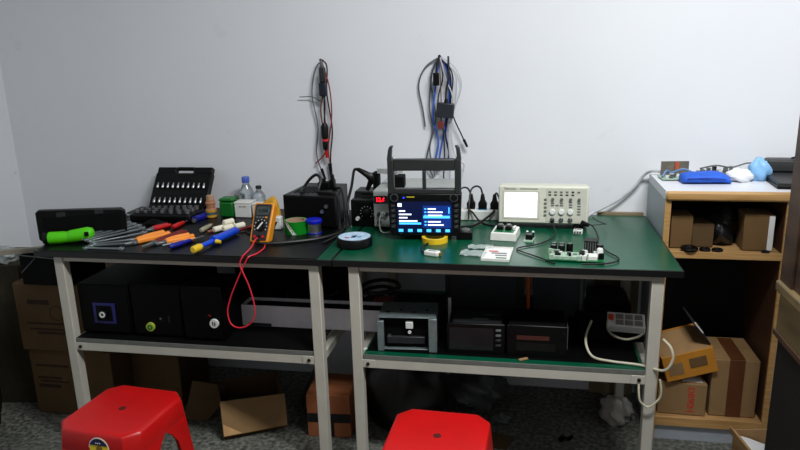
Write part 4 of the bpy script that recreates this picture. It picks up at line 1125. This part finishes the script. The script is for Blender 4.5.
MB().prism([(-.06, 0), (.028, 0), (.075, .10), (.075, .17), (-.06, .17)], 0, .006, rot=(90, 0, 0)).build('sheet', CARD_D, t)
# open flap box
t = carton('cardboard_box', 'open cardboard box with its front flap folded down', (-.405, .190, 0), 29, .245, .20, .150, CARD_D, openbox=True)
fl = MB().prism([(-.122, 0), (.122, 0), (.122, .128), (-.122, .140)], 0, .004, rot=(90, 0, 0)).build('front_flap', CARD_L, t, loc=(0, -.022, .024), rot=(-8, 0, 0))
MB().prism([(-.120, .002), (-.052, .002), (-.120, .050)], 0, .0005, rot=(90, 0, 0)).build('flap_patch', mat('cardboard_pale', (206, 170, 124), .8), fl, loc=(0, -.0042, 0))
# taped box
t = carton('cardboard_box', 'brown carton crossed by black tape between the two benches', (-.108, .205, 0), 4, .17, .17, .178, mat('cardboard_red', (176, 116, 76), .85, var=.1), flaps=True)
MB().box((-.0855, -.001, .062), (.0855, 0, .100)).build('tape_band', TAPEB, t)
MB().box((-.022, -.001, .0), (.020, 0, .062)).build('tape_strip', TAPEB, t)
t = thing('cardboard_sheet', 'grey cardboard sheet leaning left of the taped carton', 'cardboard', (-.290, .42, 0), 0, rot=(0, 24, 20))
MB().box((-.004, -.06, 0), (.004, .06, .20)).build('sheet', mat('grey_card', (88, 84, 76), .8), t)
# black bag & other junk
tag(blob('bin_bag', BINBAG, (.165, .36, 0), (.165, .15, .215), 21, .14), 'large black bag under the right bench behind the red stool', 'bag')
tag(blob('plastic_bag', GREYBAG, (.43, .55, 0), (.13, .09, .085), 5, .4, dent=12), 'grey see-through plastic bag near the wall under the right bench', 'plastic bag')
tag(blob('plastic_bag', PALEBAG, (.985, .47, 0), (.055, .05, .062), 6, .45, dent=12), 'pale crumpled plastic bag by the right bench leg', 'plastic bag')
tag(blob('plastic_bag', GREYBAG, (.535, .40, 0), (.045, .03, .025), 8, .4), 'small grey crumpled film scrap on the floor under the right bench', 'plastic bag')
tag(MB().sheet(6, 4, lambda u, v: ((u - .5) * .055, (v - .5) * .03 * (1 - u * .5), .004 + .012 * math.sin(PI * u * 1.5) ** 2), .002).build('black_scrap', BLACKM, loc=(.785, .305, .001), rot=(0, 0, 20), ang=60), 'small black torn scrap lying on the floor', 'scrap')
tag(MB().prism([(-.06, -.05), (.045, -.045), (.055, .045), (-.05, .055)], 0, .004).build('cardboard_piece', CARD_D, loc=(.53, .265, 0), rot=(0, 0, -12)), 'flat brown cardboard piece on the floor beside the red stool', 'cardboard')

# ------------------------------------------------------------------ cabinet
CX0, CX1, CY, CB, CT = 1.087, 1.492, .362, .70, .951
t = thing('shelf_cabinet', 'white-topped shelf cabinet with light wood edges at the right', 'cabinet', ((CX0 + CX1) / 2, CY, 0))
cx = (CX0 + CX1) / 2
x0, x1 = CX0 - cx, CX1 - cx
dpt = CB - CY
MB().box((x0, .010, 0), (x0 + .018, dpt, CT - .032)).build('side_panel', MELAG, t)
MB().box((x1 - .018, .010, 0), (x1, dpt, CT - .032)).build('side_panel', mat('cabinet_side_brown', (96, 66, 44), .6, var=.15), t)
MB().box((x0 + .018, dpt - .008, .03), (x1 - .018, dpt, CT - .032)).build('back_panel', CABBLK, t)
MB().box((x0, .008, CT - .032), (x1 + .02, dpt, CT)).build('top_panel', MELA, t, bevel=.001)
MB().box((x0, -.012, CT - .033), (x1 + .02, .008, CT - .0005)).build('top_edging', WOODE, t, bevel=.008)
MB().box((x0, .0, 0), (x0 + .020, .010, CT - .033)).build('side_edging', WOODE, t, bevel=.001)
MB().box((x1 - .020, .0, 0), (x1, .010, CT - .033)).build('side_edging', WOODE, t, bevel=.001)
MB().box((x0 + .018, .004, .715), (x1 - .018, dpt - .008, .735)).build('shelf', WOODS, t)
MB().box((x0 + .020, -.001, .713), (x1 - .020, .006, .737)).build('shelf_edging', WOODE, t, bevel=.001)
MB().box((x0 + .018, .004, .066), (x1 - .018, dpt - .008, .096)).build('bottom_board', WOODS, t)
MB().box((x0 + .020, -.001, .062), (x1 - .020, .006, .098)).build('bottom_edging', WOODE, t, bevel=.001)
MB().box((x0 + .018, .012, 0), (x1 - .018, .024, .064)).build('kick_board', MELAG, t)
# on the cabinet top
t = thing('circuit_board', 'grey circuit board with wires at the left on the cabinet top', 'circuit board', (1.17, .575, CT), 5)
MB().box((-.065, -.03, .004), (.05, .05, .007)).build('board', PCBW, t)
for k in range(12):
    MB().cbox((-.055 + rnd.random() * .1, -.02 + rnd.random() * .06, .012), (.006 + rnd.random() * .012, .006, .006 + rnd.random() * .016)).build('component', (MIDGREY, STEEL, BOLT, CHIPW)[k % 4], t)
MB().cbox((.0, .06, .030), (.10, .006, .056)).build('upright_board', mat('board_greybrown', (122, 116, 104), .6, var=.2), t)
MB().cbox((.006, .055, .042), (.014, .008, .028)).build('coil', mat('copper_red', (190, 104, 70), .5), t)
MB().tube([(-.06, .0, .01), (-.04, .02, .03), (-.02, .03, .02), (.02, .02, .035), (.06, .0, .02)], .004).build('wire', mat('wire_bluewhite', (120, 150, 190), .5), t)
for x in (-.05, .04):
    MB().cyl((x, .0, 0), (x, .0, .005), .004).build('standoff', BOLT, t)
t = thing('circuit_board', 'long grey circuit board at the back of the cabinet top', 'circuit board', (1.335, .640, CT), 0)
MB().box((-.085, -.02, .0), (.085, .03, .018)).build('board', mat('board_greybrown', (122, 116, 104), .6, var=.2), t)
for k in range(8):
    MB().cbox((-.07 + k * .02, .0, .022), (.012, .02, .010 + .012 * (k % 3))).build('component', (MIDGREY, STEEL, DKGREY, CHIPW)[k % 4], t)
MB().tube([(-.08, .0, .03), (-.03, -.02, .045), (.03, .0, .035), (.09, .01, .05), (.13, .0, .04)], .003).build('wire', BTN, t)
t = thing('cloth_pouch', 'folded bright blue cloth pouch on the cabinet top', 'pouch', (1.245, .515, CT), 3)
MB().loft([[(x, y0 + w * math.cos(2 * PI * k / 14), max(0, h / 2 + h / 2 * math.sin(2 * PI * k / 14) + .0015 * math.sin(9 * k + x * 60))) for k in range(14)] for x, y0, w, h in
   ((-.084, -.0, .034, .026), (-.078, .0, .042, .038), (-.04, .0, .045, .040), (0, .002, .046, .042), (.04, .004, .046, .044), (.062, .004, .044, .036), (.078, -.002, .036, .022), (.084, -.004, .028, .010))]).build('fabric', CLOTHB, t, subsurf=1, ang=60)
MB().tube([(-.07, -.043, .022), (0, -.046, .024), (.06, -.042, .018)], .0015).build('seam', BLUE, t)
tag(blob('plastic_bag', BAGW, (1.372, .555, CT), (.045, .04, .026), 12, .25), 'white plastic bag between blue pouch and pale blue bag', 'plastic bag')
tag(blob('plastic_bag', BAGB, (1.440, .575, CT), (.036, .036, .046), 14, .3), 'pale blue crumpled plastic bag on the cabinet top', 'plastic bag')
# flat black devices stacked at the right on top
t = thing('laptop', 'dark laptop lying at the right front of the cabinet top', 'laptop', (1.490, .405, CT), -4)
MB().box((-.040, -.0, 0), (.115, .20, .014)).build('base', BLACK, t, bevel=.003)
MB().box((-.040, -.0, .0145), (.115, .20, .024)).build('lid', DKGREY, t, bevel=.003)
t = thing('equipment_case', 'dark grey rounded case behind the laptop on the cabinet top', 'case', (1.560, .575, CT + .0), -4)
MB().loft([[(sx * a, .055 + sy * b, z) for sx, sy in ((-1, -1), (1, -1), (1, 1), (-1, 1))] for z, a, b in ((.024, .085, .03), (.03, .09, .034), (.062, .088, .033), (.070, .08, .028))]).build('body', DKGREY, t, bevel=.006)
MB().box((-.07, .03, 0), (.07, .085, .025)).build('base', BLACK, t)
MB().tube([(-.01, .03, .075), (.03, .02, .085), (.07, .04, .075)], .004).build('cord', CBLACK, t)
# middle shelf
carton('cardboard_box', 'taller brown box at left on the cabinet middle shelf', (1.156, .405, .737), 0, .072, .10, .118, CARD, flaps=False)
carton('cardboard_box', 'shorter brown box right of the taller box, cabinet middle shelf', (1.232, .425, .737), 0, .072, .10, .085, CARD_D, flaps=False)
t = carton('cardboard_box', 'brown box with a white side strip on the cabinet middle shelf', (1.402, .395, .737), -3, .095, .10, .128, CARD, flaps=False)
MB().box((.030, -.001, .003), (.0475, 0, .124)).build('side_strip', PAPERW, t)
tag(blob('plastic_bag', mat('dark_bag', (44, 46, 50), .25, var=.4), (1.305, .50, .737), (.055, .07, .07), 31, .3), 'dark crumpled bag between boxes on the cabinet middle shelf', 'bag')
for k, (x, y, r_, lab) in enumerate(((1.180, .378, .022, 'larger black bundle at left on the shelf edge'), (1.232, .382, .014, 'small black clip in the middle of the shelf edge'), (1.272, .380, .014, 'black wheel-like cap right of the small clip on the shelf'), (1.425, .376, .010, 'tiny black cap at right on the cabinet shelf edge'))):
    o = MB().torus((0, 0, r_ * .35), r_, r_ * .35, None, 16, 8).build('rubber_grommet', BLACK, loc=(x, y, .737))
    tag(o, lab, 'cap')
# lower compartment
t = carton('cardboard_box', 'tan carton with red printed letters in the cabinet bottom', (1.200, .385, .098), -2, .168, .22, .128, CARD_L, flaps=True)
text('DB90H', .034, INKR, t, (.030, -.0006, .064), (90, 90, 0))
MB().box((.0, .01, .131), (.07, .06, .1318)).build('paper_label', PAPERW, t)
t = carton('cardboard_box', 'large tan carton with brown tape at the cabinet bottom right', (1.378, .395, .098), 0, .160, .20, .226, CARD_L, flaps=True)
MB().box((-.022, -.001, .0), (.030, 0, .226)).build('tape_band', TAPEBR, t)
MB().box((-.022, 0, .2293), (.030, .19, .2298)).build('tape_band', TAPEBR, t)
t = carton('cardboard_box', 'orange-yellow open carton tilted on top of the tan carton', (1.228, .372, .262), 0, .180, .19, .100, CARD_O, openbox=True)
t.rotation_euler = (R(5), R(-17), R(3))
MB().box((-.075, -.0012, .02), (-.025, 0, .07)).build('print_patch', CARD_L, t)
MB().box((.0, -.0012, .035), (.06, 0, .075)).build('print_patch', CARD, t)
MB().box((-.086, .006, .093), (.086, .184, .097)).build('inner_board', CARD_IN, t)
MB().box((-.004, 0, 0), (.0, .14, .105)).build('side_flap', CABBLK, t, loc=(.090, .02, .100), rot=(0, -22, 0))
MB().box((.0, .02, .055), (.004, .028, .105)).build('flap_edge', PAPERW, t, loc=(.091, .0, .100), rot=(0, -22, 0))
# open carton on floor in front of the desk
t = carton('cardboard_box', 'open carton with white paper inside on the floor by the desk', (1.435, -.02, 0), 8, .21, .17, .198, CARD_IN, openbox=True)
MB().box((-.107, -.0, .197), (-.103, .16, .222)).build('flap', CARD_IN, t, rot=(0, -4, 0))
MB().sheet(6, 6, lambda u, v: (-.09 + .18 * u, .015 + .14 * v, .165 + .02 * math.sin(4 * u + 2 * v)), .002).build('paper', PAPERW, t)

# ------------------------------------------------------------------ desk hutch at the right edge
t = thing('wooden_hutch', 'old brown wooden hutch desk at the right edge of the room', 'hutch', (1.262, -.20, 0))
MB().box((.014, -1.2, .83), (.50, -.004, 1.72)).build('upper_case', OLDWOOD, t, bevel=.003)
for y in (-.045, -.55, -1.15):
    MB().box((.008, y - .04, .835), (.014, y + .04, 1.715)).build('stile', OLDWOOD, t, bevel=.002)
MB().box((.0, -1.22, .805), (.52, .0, .835)).build('countertop', OLDWOOD_L, t, bevel=.006)
MB().box((.012, -1.2, .69), (.50, -.006, .805)).build('apron', OLDWOOD_L, t, bevel=.003)
MB().box((.006, -1.2, .684), (.012, -.004, .70)).build('moulding', OLDWOOD, t, bevel=.002)
MB().box((.016, -1.18, .03), (.50, -.02, .69)).build('lower_case', DKWOOD, t)
MB().box((.013, -1.19, .0), (.50, -.015, .06)).build('plinth', DKWOOD, t)

# ------------------------------------------------------------------ red stools
def stool(label, loc, rz, sticker=True, s_side='front'):
    t = thing('plastic_stool', label, 'stool', loc, rz, 'red plastic stools')
    H = .43
    def octa(h, c, z):
        return [(-h + c, -h, z), (h - c, -h, z), (h, -h + c, z), (h, h - c, z), (h - c, h, z), (-h + c, h, z), (-h, h - c, z), (-h, -h + c, z)]
    hw = lambda z: .134 + (H - z) * .085          # half width grows downward
    ch = lambda z: .036 + (H - z) * .01
    bm = MB()
    secs = [octa(.118, .032, H - .0005), octa(.127, .034, H - .001), octa(.1325, .036, H - .005), octa(hw(H - .012), ch(0) - .004, H - .012), octa(hw(H - .065), ch(H - .065), H - .065),
            octa(hw(H - .065) - .006, ch(H - .065) - .003, H - .065), octa(.128, .034, H - .010)]
    bm.loft(secs)
    bm.build('seat', STOOLR, t, ang=50, bevel=.0015)
    MB().lathe([(.011, H - .0006), (.011, H + .0003)], seg=20).build('centre_hole', STOOLH, t)
    # legs: one per corner, plan L-section that narrows to the floor
    for q in range(4):
        M = Matrix.Rotation(q * PI / 2, 4, 'Z')
        secs = []
        for z, w in ((H - .063, .100), (H - .085, .078), (H - .12, .058), (H - .20, .050), (.02, .040), (0, .040)):
            h, c = hw(z), ch(z)
            tk = .006
            if c + w > h - .002 : w = h - c - .004
            outer = [(h, h - c - w), (h, h - c), (h - c, h), (h - c - w, h)]
            inner = [(h - c - w, h - tk), (h - c - tk * .4, h - tk), (h - tk, h - c - tk * .4), (h - tk, h - c - w)]
            secs.append([tuple(M @ Vector((x, y, z))) for x, y in outer + inner])
        MB().loft(secs).build('leg', STOOLR, t, ang=50, bevel=.001)
    return t
t = stool('red plastic stool at left, with a round sticker on its skirt', (-.548, -.398, 0), -5)
hz = .43 - .047
yf = -(.134 + .047 * .085) - .0012
STX = .022
# round sticker on the front skirt
st = MB().lathe([(.034, 0), (.034, .0008)], (STX, yf + .002, hz), (86, 0, 0), 32).build('sticker', STW, t)
MB().lathe([(.031, 0), (.031, .0006)], (STX, yf + .0012, hz), (86, 0, 0), 32).build('sticker_field', STY, st)
up = [(.0312 * math.cos(R(a)), .0312 * math.sin(R(a))) for a in range(20, 161, 10)]
MB().prism(up, 0, .0006, (STX, yf + .0002, hz), (86, 0, 0)).build('sticker_band', STB, st)
MB().lathe([(.010, 0), (.010, .0006)], (STX + .002, yf - .0002, hz + .000), (86, 0, 0), 20).build('sticker_emblem', GOLD, st)
text('* * *', .009, STW, st, (STX, yf - .0008, hz + .0165), (86, 0, 0), 'sticker_lettering')
t2 = stool('red plastic stool in the middle, seat hole facing the camera', (.396, -.412, 0), -2)
xs = .134 + .05 * .085 + .0014
st = MB().lathe([(.014, 0), (.014, .0008)], (xs, -.055, .43 - .042), (86, 0, 90), 24).build('sticker', STW, t2)
MB().lathe([(.011, 0), (.011, .0006)], (xs + .0006, -.055, .43 - .042), (86, 0, 90), 24).build('sticker_field', STB, st)

# ------------------------------------------------------------------ camera and light
cam = bpy.data.cameras.new('camera')
cam.sensor_width = 36.0
cam.lens = 672.892 / 800 * 36.0
co = bpy.data.objects.new('camera', cam); COL.objects.link(co)
rv, uv, fv = Vector((0.98279281, 0.1828524, -0.02614)), Vector((-0.02084725, 0.25041934, 0.96791299)), Vector((-0.18353117, 0.95071297, -0.24992229))
Mc = Matrix(((rv.x, uv.x, -fv.x, .61857), (rv.y, uv.y, -fv.y, -2.01213), (rv.z, uv.z, -fv.z, 1.43505), (0, 0, 0, 1)))
co.matrix_world = Mc
cam.clip_start = .05
bpy.context.scene.camera = co

def area(name, loc, size, power, color, rot=(0, 0, 0)):
    l = bpy.data.lights.new(name, 'AREA'); l.shape = 'RECTANGLE'; l.size, l.size_y = size; l.energy = power; l.color = color
    o = bpy.data.objects.new(name, l); COL.objects.link(o); o.location = loc; o.rotation_euler = [R(a) for a in rot]
    return o
area('ceiling_tube_light', (1.22, -1.0, 2.78), (1.2, .30), 100, (.97, .985, 1.0))
w = bpy.data.worlds.new('world'); bpy.context.scene.world = w
w.use_nodes = True
w.node_tree.nodes['Background'].inputs[0].default_value = (.66, .69, .72, 1)
w.node_tree.nodes['Background'].inputs[1].default_value = .38
sc = bpy.context.scene
sc.view_settings.view_transform = 'Standard'
sc.view_settings.look = 'None'
sc.view_settings.exposure = -0.16
sc.view_settings.gamma = 1.0
sc.view_settings.use_curve_mapping = False
